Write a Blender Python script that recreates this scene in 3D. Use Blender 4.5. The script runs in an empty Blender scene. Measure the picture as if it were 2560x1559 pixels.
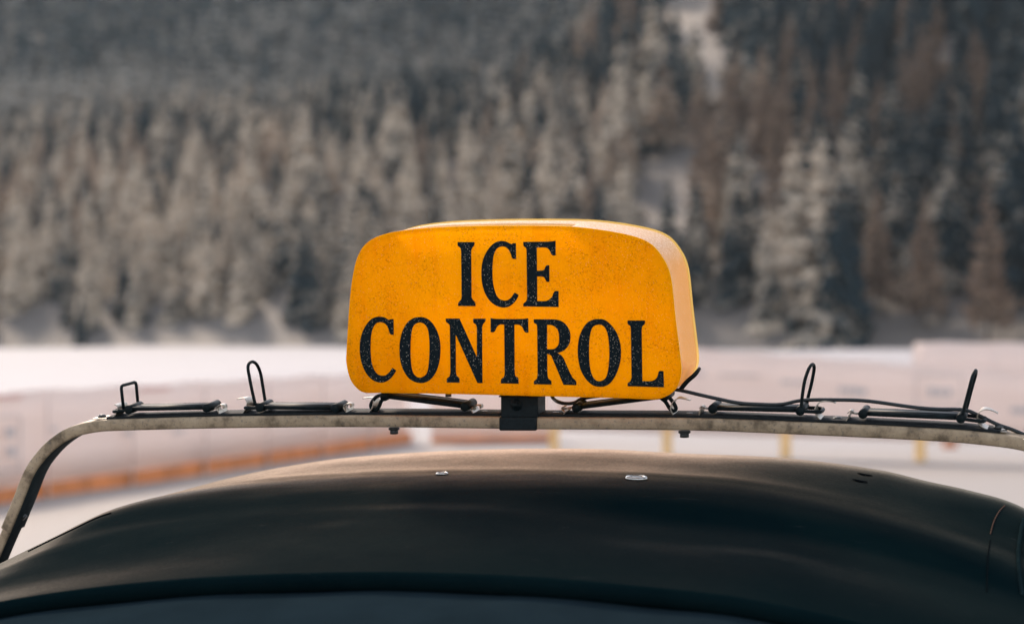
import bpy, bmesh, math, random
import numpy as np
from mathutils import Vector, Matrix
from mathutils.bvhtree import BVHTree
random.seed(7)
S = bpy.context.scene
COL = S.collection
# ------------------------------------------------------------------ camera
CAM = Vector((0, 0, 1.6)); F = 6044.4; PITCH = math.atan(50.5 / F)
cd = bpy.data.cameras.new("camera"); cam = bpy.data.objects.new("camera", cd); COL.objects.link(cam)
cam.location = CAM; cam.rotation_euler = (math.pi / 2 + PITCH, 0, 0)
cd.lens = 85; cd.sensor_width = 36; cd.clip_start = 0.05; cd.clip_end = 9000
cd.dof.use_dof = True; cd.dof.focus_distance = 3.0; cd.dof.aperture_fstop = 5.0; cd.dof.aperture_blades = 0
S.camera = cam
# ------------------------------------------------------------------ light
SUN_EL = math.radians(36); SUN_AZ = math.radians(-20)
S.world = bpy.data.worlds.new("World"); S.world.use_nodes = True
wn = S.world.node_tree; bg = wn.nodes['Background']
sky = wn.nodes.new('ShaderNodeTexSky'); sky.sky_type = 'NISHITA'; sky.sun_disc = False
sky.sun_elevation = SUN_EL; sky.sun_rotation = SUN_AZ; sky.dust_density = 2.5; sky.air_density = 1.0; sky.altitude = 1800
hs = wn.nodes.new('ShaderNodeHueSaturation'); hs.inputs['Saturation'].default_value = .44
wn.links.new(sky.outputs[0], hs.inputs['Color']); wn.links.new(hs.outputs[0], bg.inputs[0]); bg.inputs[1].default_value = 0.15
sd = bpy.data.lights.new("sun", 'SUN'); sun = bpy.data.objects.new("sun", sd); COL.objects.link(sun)
sd.energy = 1.4; sd.angle = math.radians(11); sd.color = (1.0, 0.80, 0.62)
dsun = Vector((math.sin(SUN_AZ) * math.cos(SUN_EL), math.cos(SUN_AZ) * math.cos(SUN_EL), math.sin(SUN_EL)))
sun.rotation_euler = dsun.to_track_quat('Z', 'Y').to_euler(); sun.location = (0, 0, 30)
S.view_settings.view_transform = 'Standard'; S.view_settings.look = 'None'
S.view_settings.gamma = 1; S.view_settings.use_curve_mapping = False
S.view_settings.exposure = 1.3
S.render.engine = 'CYCLES'; S.render.resolution_x = 1024; S.render.resolution_y = 623
S.cycles.transparent_max_bounces = 16
# ------------------------------------------------------------------ helpers
WO = {}   # world origin of every object built
def tag(o, label=None, cat=None, group=None, kind=None):
    if label: o['label'] = label
    if cat: o['category'] = cat
    if group: o['group'] = group
    if kind: o['kind'] = kind
    return o
def empty(name, loc, label, cat, group=None):
    o = bpy.data.objects.new(name, None); COL.objects.link(o); o.location = loc; o.empty_display_size = 0.1
    WO[o.name] = Vector(loc); return tag(o, label, cat, group)
def obj(name, V, Fc, mat, parent=None, smooth=True, loc=None, label=None):
    org = WO[parent.name] if parent else Vector(loc or (0, 0, 0))
    me = bpy.data.meshes.new(name)
    if isinstance(V, np.ndarray): V = (V - np.array(org)).tolist()
    else: V = [tuple(Vector(p) - org) for p in V]
    me.from_pydata(V, [], [tuple(f) for f in Fc]); me.update()
    if smooth: me.polygons.foreach_set('use_smooth', [True] * len(me.polygons))
    me.materials.append(mat)
    o = bpy.data.objects.new(name, me); COL.objects.link(o)
    if parent: o.parent = parent
    else: o.location = org
    WO[o.name] = org
    if label: o['label'] = label
    return o
def fixn(o):
    bm = bmesh.new(); bm.from_mesh(o.data); bmesh.ops.recalc_face_normals(bm, faces=bm.faces); bm.to_mesh(o.data); bm.free(); return o
def bevel(o, w, seg=2, ang=35):
    m = o.modifiers.new('bevel', 'BEVEL'); m.width = w; m.segments = seg; m.limit_method = 'ANGLE'; m.angle_limit = math.radians(ang)
    for p in o.data.polygons: p.use_smooth = True
    o.data.set_sharp_from_angle(angle=math.radians(40)) if hasattr(o.data, 'set_sharp_from_angle') else None
    return o
RC = Matrix.Rotation(math.pi / 2 + PITCH, 3, 'X')
def ray(px, py): return RC @ Vector(((px - 1280) / F, (779.5 - py) / F, -1.0))
class Frame:
    def __init__(s, O, u, w, v): s.O, s.u, s.w, s.v = O, u, w, v
    def P(s, px, py, d=0.0):
        r = ray(px, py); o = s.O + s.w * d
        return CAM + r * ((o - CAM).dot(s.w) / r.dot(s.w))
    def L(s, a, d, b): return s.O + s.u * a + s.w * d + s.v * b
YAW, PIT, ROL = math.radians(15), math.radians(6.7), math.radians(0.5)
u0 = Vector((math.cos(YAW), -math.sin(YAW), 0)); w0 = Vector((math.sin(YAW), math.cos(YAW), 0)); z0 = Vector((0, 0, 1))
w1 = w0 * math.cos(PIT) + z0 * math.sin(PIT); v1 = z0 * math.cos(PIT) - w0 * math.sin(PIT)
u2 = u0 * math.cos(ROL) - v1 * math.sin(ROL); v2 = v1 * math.cos(ROL) + u0 * math.sin(ROL)
r_ = ray(1290, 1057); O3 = CAM + r_ * (3.0 / r_.y)
RK = Frame(O3, u2, w1, v2)          # tilted frame of the rack and sign
CR = Frame(O3, u0, w0, z0)          # level frame of the car
def spline(pts, n=6, closed=False):
    P = [Vector(p) for p in pts]; out = []; N = len(P)
    for i in range(N if closed else N - 1):
        g = (lambda k: P[k % N]) if closed else (lambda k: P[max(0, min(N - 1, k))])
        p0, p1, p2, p3 = g(i - 1), g(i), g(i + 1), g(i + 2)
        for k in range(n):
            t = k / n
            out.append(0.5 * ((2 * p1) + (p2 - p0) * t + (2 * p0 - 5 * p1 + 4 * p2 - p3) * t * t + (3 * p1 - p0 - 3 * p2 + p3) * t ** 3))
    if not closed: out.append(P[-1].copy())
    return out
def tube(pts, r, n=10, closed=False, cap=True, flat=None):
    """sweep a ring along pts; r number or list; flat=(axis vector, factor) squashes"""
    V, Fc = [], []; N = len(pts); nv = None
    for i, p in enumerate(pts):
        a = pts[(i - 1) % N] if (closed or i > 0) else pts[0]; b = pts[(i + 1) % N] if (closed or i < N - 1) else pts[-1]
        t = (b - a).normalized()
        if nv is None:
            nv = t.orthogonal().normalized()
        nv = (nv - t * nv.dot(t)).normalized(); bv = t.cross(nv)
        rr = r[i] if isinstance(r, (list, tuple)) else r
        for k in range(n):
            an = 2 * math.pi * k / n; V.append(p + (nv * math.cos(an) + bv * math.sin(an)) * rr)
    for i in range(N if closed else N - 1):
        for k in range(n):
            a, b = i * n, ((i + 1) % N) * n; Fc.append((a + k, a + (k + 1) % n, b + (k + 1) % n, b + k))
    if cap and not closed: Fc.append(tuple(range(n - 1, -1, -1))); Fc.append(tuple((N - 1) * n + k for k in range(n)))
    return V, Fc
def join(*parts):
    V, Fc = [], []
    for v, f in parts:
        o = len(V); V += list(v); Fc += [tuple(i + o for i in q) for q in f]
    return V, Fc
def boxf(fr, a0, a1, d0, d1, b0, b1):
    V = [fr.L(a, d, b) for a in (a0, a1) for d in (d0, d1) for b in (b0, b1)]
    return V, [(0, 1, 3, 2), (4, 6, 7, 5), (0, 4, 5, 1), (2, 3, 7, 6), (0, 2, 6, 4), (1, 5, 7, 3)]
def box8(P4, dvec):
    V = list(P4) + [p + dvec for p in P4]
    return V, [(0, 1, 2, 3), (7, 6, 5, 4), (0, 4, 5, 1), (1, 5, 6, 2), (2, 6, 7, 3), (3, 7, 4, 0)]
def cyl(p, q, r, n=20):
    return tube([p, q], r, n)
def ribbon(pts, dvec, th, taper=None):
    """a bent strip: 2D path pts, width dvec, thickness th"""
    V, Fc = [], []; N = len(pts); dn = dvec.normalized()
    for i, p in enumerate(pts):
        t = (pts[min(N - 1, i + 1)] - pts[max(0, i - 1)]).normalized(); nn = t.cross(dn).normalized() * th * .5
        if taper:      # narrows towards the curled tip
            f = i / (N - 1); f = f if taper == 'end' else 1 - f; k = 1 - .72 * max(0., min(1., (f - .62) / .3)); e0 = dvec * (.5 - .5 * k); e1 = dvec * (.5 + .5 * k)
        else: e0, e1 = dvec * 0, dvec
        V += [p + nn + e0, p + nn + e1, p - nn + e1, p - nn + e0]
    for i in range(N - 1):
        for k in range(4): Fc.append((i * 4 + k, i * 4 + (k + 1) % 4, i * 4 + 4 + (k + 1) % 4, i * 4 + 4 + k))
    Fc += [(3, 2, 1, 0), tuple((N - 1) * 4 + k for k in range(4))]
    return V, Fc
# ------------------------------------------------------------------ materials
def new_mat(name):
    m = bpy.data.materials.new(name); m.use_nodes = True; nt = m.node_tree
    return m, nt, nt.nodes['Principled BSDF']
def setp(b, **k):
    for a, v in k.items(): b.inputs[a.replace('_', ' ')].default_value = v
def N(nt, t, **k):
    n = nt.nodes.new(t)
    for a, v in k.items(): setattr(n, a, v)
    return n
def coords(nt, scale=(1, 1, 1)):
    tc = N(nt, 'ShaderNodeTexCoord'); mp = N(nt, 'ShaderNodeMapping'); mp.inputs['Scale'].default_value = scale
    nt.links.new(tc.outputs['Object'], mp.inputs[0]); return mp.outputs[0]
def noise(nt, co, sc, det=4, rough=.6, dist=0):
    n = N(nt, 'ShaderNodeTexNoise'); n.inputs['Scale'].default_value = sc; n.inputs['Detail'].default_value = det
    n.inputs['Roughness'].default_value = rough; n.inputs['Distortion'].default_value = dist
    nt.links.new(co, n.inputs['Vector']); return n.outputs['Fac']
def vor(nt, co, sc, feat='F1', out='Distance'):
    n = N(nt, 'ShaderNodeTexVoronoi', feature=feat); n.inputs['Scale'].default_value = sc
    nt.links.new(co, n.inputs['Vector']); return n.outputs[out]
def ramp(nt, x, stops):
    r = N(nt, 'ShaderNodeValToRGB'); e = r.color_ramp.elements; cc_ = lambda c: (c, c, c, 1) if isinstance(c, (int, float)) else (*c, 1)
    e[1].position = stops[-1][0]; e[1].color = cc_(stops[-1][1]); e[0].position = stops[0][0]; e[0].color = cc_(stops[0][1])
    for p, c in stops[1:-1]: q = e.new(p); q.color = cc_(c)
    nt.links.new(x, r.inputs[0]); return r.outputs[0]
def mixc(nt, f, a, b, mode='MIX'):
    m = N(nt, 'ShaderNodeMix', data_type='RGBA', blend_type=mode)
    for s, v in ((m.inputs[0], f), (m.inputs[6], a), (m.inputs[7], b)):
        if isinstance(v, bpy.types.NodeSocket): nt.links.new(v, s)
        elif isinstance(v, (int, float)): s.default_value = v
        else: s.default_value = (*v, 1)
    return m.outputs[2]
def mth(nt, op, a, b=0.0):
    m = N(nt, 'ShaderNodeMath', operation=op)
    for s, v in ((m.inputs[0], a), (m.inputs[1], b)):
        if isinstance(v, bpy.types.NodeSocket): nt.links.new(v, s)
        else: s.default_value = v
    return m.outputs[0]
def bump(nt, b, h, st, dist):
    n = N(nt, 'ShaderNodeBump'); n.inputs['Strength'].default_value = st; n.inputs['Distance'].default_value = dist
    nt.links.new(h, n.inputs['Height']); nt.links.new(n.outputs[0], b.inputs['Normal'])
def simple(name, c, rough=.5, metal=0., var=.25, sc=60, bst=.0, bd=.0005, spec=.5):
    m, nt, b = new_mat(name); co = coords(nt); f = noise(nt, co, sc, 5)
    lo = tuple(x * (1 - var) for x in c); hi = tuple(min(1, x * (1 + var)) for x in c)
    nt.links.new(ramp(nt, f, [(.3, lo), (.7, hi)]), b.inputs['Base Color'])
    setp(b, Roughness=rough, Metallic=metal); b.inputs['Specular IOR Level'].default_value = spec
    if bst: bump(nt, b, noise(nt, co, sc * 4, 4), bst, bd)
    return m
# galvanised bar, mottled with dark specks
def m_bar():
    m, nt, b = new_mat('galvanised steel'); co = coords(nt)
    n1 = noise(nt, co, 38, 6, .65); n2 = noise(nt, co, 260, 4, .7); n3 = noise(nt, co, 900, 2)
    c = ramp(nt, n1, [(.34, (.13, .09, .052)), (.5, (.34, .245, .15)), (.7, (.43, .32, .205))])
    c = mixc(nt, ramp(nt, n2, [(.56, 0.), (.68, .75)]), c, (.10, .085, .075))
    c = mixc(nt, ramp(nt, n3, [(.60, 0.), (.72, .6)]), c, (.12, .10, .09))
    nt.links.new(c, b.inputs['Base Color']); setp(b, Metallic=.15)
    nt.links.new(ramp(nt, n1, [(.3, .75), (.7, .5)]), b.inputs['Roughness']); bump(nt, b, n2, .35, .0006); return m
M_BAR = m_bar()
M_RUB = simple('black rubber', (.006, .010, .011), .5, var=.4, sc=90, bst=.15, spec=.08)
M_RUBD = simple('dull rubber strip', (.007, .009, .010), .8, var=.4, sc=120, bst=.4, spec=.25)
M_CLIP = simple('zinc plated clip', (.37, .32, .26), .33, .75, .3, 130, .25, .0004)
M_SCREW = simple('dark screw', (.07, .07, .068), .45, .6, .3, 200)
M_BLK = simple('black powder coat', (.004, .009, .011), .55, var=.5, sc=300, bst=.5, bd=.0006, spec=.2)
M_CABLE = simple('cable rubber', (.006, .010, .011), .5, var=.3, sc=200, bst=.3)
def drops(nt, co, sc, thr, keep):
    v = N(nt, 'ShaderNodeTexVoronoi'); v.inputs['Scale'].default_value = sc; nt.links.new(co, v.inputs['Vector'])
    a = mth(nt, 'LESS_THAN', v.outputs['Distance'], thr)
    sp = N(nt, 'ShaderNodeSeparateColor'); nt.links.new(v.outputs['Color'], sp.inputs[0])
    # size varies cell by cell
    k = mth(nt, 'GREATER_THAN', sp.outputs[0], keep); return mth(nt, 'MULTIPLY', a, k)
def m_face():
    m, nt, b = new_mat('orange sign acrylic'); co = coords(nt)
    big = noise(nt, co, 9, 4); med = noise(nt, co, 90, 4)
    stv = coords(nt, (60, 60, 7)); streak = noise(nt, stv, 1.0, 4, .6)
    c = ramp(nt, big, [(.3, (.98, .53, .000)), (.7, (1.0, .60, .000))])
    c = mixc(nt, ramp(nt, streak, [(.5, 0.), (.75, .35)]), c, (.78, .25, .002))
    # hairline cracks: short, mostly horizontal, in patches
    cc = coords(nt, (170, 170, 420)); nz = N(nt, 'ShaderNodeTexNoise'); nz.inputs['Scale'].default_value = 1.3
    nt.links.new(cc, nz.inputs['Vector'])
    ad = N(nt, 'ShaderNodeMixRGB'); ad.blend_type = 'ADD'; ad.inputs[0].default_value = .9
    nt.links.new(cc, ad.inputs[1]); nt.links.new(nz.outputs['Color'], ad.inputs[2])
    e = vor(nt, ad.outputs[0], 1.0, 'DISTANCE_TO_EDGE'); crack = ramp(nt, e, [(.0, 1.), (.09, 0.)])
    patch = ramp(nt, noise(nt, co, 26, 5, .7), [(.43, 0.), (.55, 1.)]); brk = ramp(nt, noise(nt, co, 330, 3, .6), [(.47, 0.), (.56, 1.)])
    ck = mth(nt, 'MULTIPLY', mth(nt, 'MULTIPLY', crack, patch), brk)
    c = mixc(nt, mth(nt, 'MULTIPLY', ck, .66), c, (.20, .055, .004))
    d1 = drops(nt, co, 300, .17, .66); d2 = drops(nt, co, 520, .22, .80)
    dd = mth(nt, 'MAXIMUM', d1, d2)
    c = mixc(nt, mth(nt, 'MULTIPLY', dd, .5), c, (.88, .62, .40))
    nt.links.new(c, b.inputs['Base Color']); setp(b, Roughness=.5)
    b.inputs['Specular IOR Level'].default_value = .04
    h = mth(nt, 'SUBTRACT', mth(nt, 'ADD', mth(nt, 'MULTIPLY', dd, .5), mth(nt, 'MULTIPLY', med, .35)), ck); bump(nt, b, h, .45, .0008)
    tr = N(nt, 'ShaderNodeBsdfTranslucent'); nt.links.new(mixc(nt, .35, c, (1, .66, .02)), tr.inputs[0]); mx = N(nt, 'ShaderNodeMixShader'); mx.inputs[0].default_value = .64
    nt.links.new(b.outputs[0], mx.inputs[1]); nt.links.new(tr.outputs[0], mx.inputs[2])
    nt.links.new(mx.outputs[0], nt.nodes['Material Output'].inputs[0]); return m
M_FACE = m_face()
def m_back():
    m, nt, b = new_mat('pale yellow back panel'); co = coords(nt)
    c = ramp(nt, noise(nt, co, 12, 4), [(.3, (.95, .62, .16)), (.7, (.98, .72, .25))]); nt.links.new(c, b.inputs['Base Color']); setp(b, Roughness=.4)
    tr = N(nt, 'ShaderNodeBsdfTranslucent'); tr.inputs[0].default_value = (1, .80, .40, 1); mx = N(nt, 'ShaderNodeMixShader'); mx.inputs[0].default_value = .75
    nt.links.new(b.outputs[0], mx.inputs[1]); nt.links.new(tr.outputs[0], mx.inputs[2])
    tp = N(nt, 'ShaderNodeBsdfTransparent'); tp.inputs[0].default_value = (1, .86, .5, 1); m3 = N(nt, 'ShaderNodeMixShader'); m3.inputs[0].default_value = .66
    nt.links.new(mx.outputs[0], m3.inputs[1]); nt.links.new(tp.outputs[0], m3.inputs[2])
    nt.links.new(m3.outputs[0], nt.nodes['Material Output'].inputs[0]); return m
M_BACK = m_back()
def m_letter():
    m, nt, b = new_mat('letter vinyl'); co = coords(nt)
    dd = mth(nt, 'MAXIMUM', drops(nt, co, 300, .19, .45), drops(nt, co, 560, .24, .62))
    pt = ramp(nt, noise(nt, co, 30, 4), [(.38, .25), (.55, 1.)])
    c = mixc(nt, ramp(nt, noise(nt, co, 70, 5), [(.4, 0.), (.8, 1.)]), (.0015, .006, .008), (.004, .011, .014))
    c = mixc(nt, mth(nt, 'MULTIPLY', mth(nt, 'MULTIPLY', dd, pt), .75), c, (.42, .37, .30))
    nt.links.new(c, b.inputs['Base Color']); setp(b, Roughness=.55); b.inputs['Specular IOR Level'].default_value = .12
    bump(nt, b, dd, .3, .0005); return m
M_LET = m_letter()
def m_rim():
    m, nt, b = new_mat('frosted clear rim'); co = coords(nt)
    fr = ramp(nt, noise(nt, co, 420, 3, .7), [(.42, 0.), (.62, 1.)]); dd = drops(nt, co, 420, .28, .5)
    geo = N(nt, 'ShaderNodeNewGeometry'); sx = N(nt, 'ShaderNodeSeparateXYZ'); nt.links.new(geo.outputs['Normal'], sx.inputs[0])
    top = ramp(nt, mth(nt, 'ADD', sx.outputs[2], mth(nt, 'MULTIPLY', noise(nt, co, 60, 4), .35)), [(.50, 0.), (.85, 1.)])
    fz = mth(nt, 'MULTIPLY', top, mth(nt, 'MAXIMUM', fr, .35))
    c = mixc(nt, noise(nt, co, 14, 3), (.93, .57, .17), (.95, .66, .28))
    c = mixc(nt, mth(nt, 'MAXIMUM', fz, mth(nt, 'MULTIPLY', dd, .6)), c, (.95, .88, .78))
    nt.links.new(c, b.inputs['Base Color']); setp(b, Roughness=.3); b.inputs['Specular IOR Level'].default_value = .6
    bump(nt, b, mth(nt, 'ADD', mth(nt, 'MULTIPLY', fr, top), dd), .5, .0010)
    tr = N(nt, 'ShaderNodeBsdfTranslucent'); nt.links.new(c, tr.inputs[0])
    tp = N(nt, 'ShaderNodeBsdfTransparent'); tp.inputs[0].default_value = (1, .90, .76, 1)
    m1 = N(nt, 'ShaderNodeMixShader'); m1.inputs[0].default_value = .42; nt.links.new(b.outputs[0], m1.inputs[1]); nt.links.new(tr.outputs[0], m1.inputs[2])
    m2 = N(nt, 'ShaderNodeMixShader'); nt.links.new(mth(nt, 'MULTIPLY', mth(nt, 'SUBTRACT', 1.0, fz), .38), m2.inputs[0])
    nt.links.new(m1.outputs[0], m2.inputs[1]); nt.links.new(tp.outputs[0], m2.inputs[2])
    nt.links.new(m2.outputs[0], nt.nodes['Material Output'].inputs[0]); return m
M_RIM = m_rim()
M_EDGE = simple('yellow panel edge', (.85, .52, .10), .35, var=.15, sc=80)
def m_canvas():
    m, nt, b = new_mat('soft top canvas'); co = coords(nt)
    wx = coords(nt, (1, 1, 1)); rot = N(nt, 'ShaderNodeMapping'); rot.inputs['Rotation'].default_value = (0, 0, math.radians(35)); nt.links.new(wx, rot.inputs[0])
    wv = N(nt, 'ShaderNodeTexWave', wave_type='BANDS'); wv.inputs['Scale'].default_value = 190; wv.inputs['Distortion'].default_value = .6
    nt.links.new(rot.outputs[0], wv.inputs['Vector'])
    n1 = noise(nt, co, 7, 5); n2 = noise(nt, co, 700, 3, .7)
    c = ramp(nt, n1, [(.3, (.0012, .0060, .0078)), (.7, (.0025, .0085, .0100))])
    c = mixc(nt, ramp(nt, n2, [(.4, .0), (.75, .55)]), c, (.005, .0105, .011))
    sm = coords(nt, (6, 30, 6)); sc_ = ramp(nt, noise(nt, sm, 3, 5, .7, .8), [(.66, 0.), (.71, .6)])
    c = mixc(nt, sc_, c, (.035, .036, .036))
    nt.links.new(c, b.inputs['Base Color']); setp(b, Roughness=.62)
    b.inputs['Specular IOR Level'].default_value = .0
    h = mth(nt, 'ADD', mth(nt, 'MULTIPLY', wv.outputs['Fac'], .5), mth(nt, 'MULTIPLY', n2, .9)); bump(nt, b, h, .25, .0005)
    # cloth fuzz: glancing-angle sheen put in as a pale diffuse colour
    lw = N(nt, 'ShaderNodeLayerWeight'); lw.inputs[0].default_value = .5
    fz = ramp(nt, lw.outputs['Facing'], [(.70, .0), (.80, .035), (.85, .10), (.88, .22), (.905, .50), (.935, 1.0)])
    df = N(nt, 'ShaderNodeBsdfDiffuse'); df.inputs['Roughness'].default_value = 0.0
    # bright crest sheen painted as tan along the crown, fading towards the flanks
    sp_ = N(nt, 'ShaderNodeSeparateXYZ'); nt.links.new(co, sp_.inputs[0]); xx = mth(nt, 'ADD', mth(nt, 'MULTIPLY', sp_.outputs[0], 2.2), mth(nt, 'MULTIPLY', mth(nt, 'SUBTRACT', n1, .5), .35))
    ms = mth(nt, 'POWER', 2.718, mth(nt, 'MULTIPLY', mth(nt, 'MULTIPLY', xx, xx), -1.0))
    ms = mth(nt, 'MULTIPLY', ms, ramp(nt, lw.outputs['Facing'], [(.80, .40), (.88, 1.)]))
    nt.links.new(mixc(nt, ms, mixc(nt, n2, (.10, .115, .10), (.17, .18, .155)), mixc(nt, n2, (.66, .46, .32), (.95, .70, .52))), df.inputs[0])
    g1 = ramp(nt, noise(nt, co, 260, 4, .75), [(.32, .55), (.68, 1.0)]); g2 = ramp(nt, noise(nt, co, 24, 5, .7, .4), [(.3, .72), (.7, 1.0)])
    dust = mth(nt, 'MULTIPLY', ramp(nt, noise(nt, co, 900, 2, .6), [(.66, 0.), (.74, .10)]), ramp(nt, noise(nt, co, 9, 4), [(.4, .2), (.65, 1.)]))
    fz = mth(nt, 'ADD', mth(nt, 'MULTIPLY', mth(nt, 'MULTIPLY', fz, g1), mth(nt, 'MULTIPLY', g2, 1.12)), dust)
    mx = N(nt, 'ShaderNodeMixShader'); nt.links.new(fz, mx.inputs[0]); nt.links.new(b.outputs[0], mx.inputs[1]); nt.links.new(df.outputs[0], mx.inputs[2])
    nt.links.new(mx.outputs[0], nt.nodes['Material Output'].inputs[0]); return m
M_CAN = m_canvas()
M_HEAD = simple('dark blue header', (.0125, .0215, .0265), .85, var=.12, sc=14, bst=.12, bd=.0006, spec=.0)
M_GAP = simple('gap seal', (.003, .004, .005), .9, sc=40, spec=.0)
M_THREAD = simple('brown thread', (.07, .045, .035), .9, var=.4, sc=300, spec=.0)
M_DTHREAD = simple('black thread', (.006, .008, .009), .9, var=.4, sc=300, spec=.0)
M_PIPE = simple('piping', (.008, .016, .018), .8, spec=.0)
M_PAINT = simple('car paint', (.030, .045, .055), .28, .2, .08, 8)
M_GLASS, _nt, _b = new_mat('car glass'); setp(_b, Base_Color=(.02, .03, .032, 1), Roughness=.06); _b.inputs['Specular IOR Level'].default_value = .8
M_CHROME = simple('chrome trim', (.42, .40, .37), .3, 1., .1, 60)
M_TYRE = simple('tyre rubber', (.02, .02, .02), .8, bst=.4, sc=60)
def m_snow(name='snow', c=(.74, .715, .73)):
    m, nt, b = new_mat(name); co = coords(nt)
    nt.links.new(ramp(nt, noise(nt, co, .15, 6), [(.3, tuple(x * .93 for x in c)), (.7, c)]), b.inputs['Base Color'])
    setp(b, Roughness=.7); bump(nt, b, noise(nt, co, 2.2, 6, .65), .5, .08); return m
def m_ground():
    m, nt, b = new_mat('trampled and clean snow'); co = coords(nt); sp_ = N(nt, 'ShaderNodeSeparateXYZ'); nt.links.new(co, sp_.inputs[0])
    n1 = noise(nt, co, .35, 6, .65); n2 = noise(nt, co, 1.7, 6, .7)
    y = mth(nt, 'ADD', sp_.outputs[1], mth(nt, 'MULTIPLY', mth(nt, 'SUBTRACT', n1, .5), 30.0))
    c = mixc(nt, n2, (.385, .355, .355), (.445, .41, .41))
    near = N(nt, 'ShaderNodeMapRange'); nt.links.new(y, near.inputs['Value']); near.inputs['From Min'].default_value = 50; near.inputs['From Max'].default_value = 28
    c = mixc(nt, mth(nt, 'MULTIPLY', near.outputs[0], .9), c, (.315, .27, .235))
    far = N(nt, 'ShaderNodeMapRange'); nt.links.new(y, far.inputs['Value']); far.inputs['From Min'].default_value = 110; far.inputs['From Max'].default_value = 260
    c = mixc(nt, mth(nt, 'MULTIPLY', far.outputs[0], .45), c, (.29, .25, .22))
    nt.links.new(c, b.inputs['Base Color']); setp(b, Roughness=.75); bump(nt, b, n2, .5, .08); return m
M_SNOW = m_ground()
M_MTN = m_snow('thin snow over brush', (.15, .125, .105))
def m_tree(name, needle, snow, lo, hi, bough=.9):
    m, nt, b = new_mat(name); geo = N(nt, 'ShaderNodeNewGeometry'); sx = N(nt, 'ShaderNodeSeparateXYZ'); nt.links.new(geo.outputs['True Normal'], sx.inputs[0])
    sp_ = N(nt, 'ShaderNodeSeparateXYZ'); nt.links.new(geo.outputs['Position'], sp_.inputs[0])
    def pn(sc, det): 
        z = N(nt, 'ShaderNodeTexNoise'); z.inputs['Scale'].default_value = sc; z.inputs['Detail'].default_value = det; nt.links.new(geo.outputs['Position'], z.inputs['Vector']); return z.outputs['Fac']
    up = mth(nt, 'ABSOLUTE', sx.outputs[2])
    f = mth(nt, 'ADD', mth(nt, 'MULTIPLY', up, .22), mth(nt, 'ADD', mth(nt, 'MULTIPLY', pn(bough, 3), .8), mth(nt, 'ADD', mth(nt, 'MULTIPLY', pn(.16, 2), .9), mth(nt, 'MULTIPLY', pn(.022, 2), .7))))
    f = mth(nt, 'SUBTRACT', f, mth(nt, 'MULTIPLY', mth(nt, 'MAXIMUM', mth(nt, 'SUBTRACT', sp_.outputs[2], 12.0), 0.0), .0045))
    f = mth(nt, 'SUBTRACT', f, mth(nt, 'MULTIPLY', mth(nt, 'MAXIMUM', mth(nt, 'SUBTRACT', sp_.outputs[0], 12.0), 0.0), .0048))
    mr = N(nt, 'ShaderNodeMapRange'); mr.inputs['From Min'].default_value = lo; mr.inputs['From Max'].default_value = hi; nt.links.new(f, mr.inputs['Value']); k = mr.outputs[0]; nt.links.new(mixc(nt, k, needle, snow), b.inputs['Base Color'])
    setp(b, Roughness=.85); b.inputs['Specular IOR Level'].default_value = .2; return m
M_SPRUCE = m_tree('snowy spruce', (.006, .020, .026), (.52, .415, .31), 1.09, 1.38)
M_DARK = m_tree('dark spruce', (.006, .019, .025), (.36, .29, .22), 1.24, 1.50)
M_LARCH = m_tree('bare larch twigs', (.17, .11, .075), (.46, .335, .235), 1.13, 1.50)
M_FARW = m_tree('far spruce', (.007, .026, .034), (.25, .225, .19), .92, 1.16, .22)
M_TRUNK = simple('bark', (.07, .055, .045), .9, var=.3, sc=3)
M_BANNER, _nt, _b = new_mat('white banner fabric'); setp(_b, Base_Color=(.84, .735, .685, 1), Roughness=.7)
_t = N(_nt, 'ShaderNodeBsdfTranslucent'); _t.inputs[0].default_value = (.80, .69, .63, 1); _m = N(_nt, 'ShaderNodeMixShader'); _m.inputs[0].default_value = .5
_nt.links.new(_b.outputs[0], _m.inputs[1]); _nt.links.new(_t.outputs[0], _m.inputs[2]); _nt.links.new(_m.outputs[0], _nt.nodes['Material Output'].inputs[0])
M_PRINT = simple('grey banner print', (.50, .455, .44), .7, var=.1)
M_RED = simple('pale red hem', (.62, .34, .30), .7, var=.1)
M_PLANK = simple('orange timber', (.62, .20, .055), .65, var=.25, sc=2.5)
M_PLANKD = simple('dark timber joint', (.46, .16, .05), .7, var=.2)
M_POST = simple('yellow timber post', (.82, .50, .20), .6, var=.12, sc=4)
# ------------------------------------------------------------------ terrain
def sm(a, b, x):
    t = np.clip((x - a) / (b - a), 0, 1); return t * t * (3 - 2 * t)
def wob(X, Y, s, k=0.):
    return (np.sin(X / s + k) * np.cos(Y / s * 1.3 + k * 2) + .5 * np.sin(X / s * 2.3 + Y / s * 1.7 + k * 3) + .3 * np.cos(X / s * 4.1 - Y / s * 3.3 + k))
def edgeY(tx): return 238 - 170 * np.clip(tx, -.35, .35)
def hill(X, Y):
    tx = X / np.maximum(Y, 50.); Y0 = edgeY(tx) + 6 * wob(X, X * 0, 30)
    s = .36 + .25 * np.clip(tx, -.3, .3)
    up = np.maximum(0, Y - Y0)
    near = s * up
    cap = 30 + 75 * sm(-.01, .16, tx) + 3 * wob(X, Y, 45, 1.)
    near = cap - np.logaddexp(0, (cap - near) / 6) * 6 + 0
    near = np.where(up <= 0, -1.0, np.maximum(near, -.5 + s * np.minimum(up, 8)))
    far = np.maximum(0, Y - (520 + 50 * wob(X, Y * 0, 160, 2.))) * (.36 + .06 * wob(X, X * 0, 120, .5))
    return near + far * (1 + .06 * wob(X, Y, 60, 3.)) + .8 * wob(X, Y, 14) * (up > 12)
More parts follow.
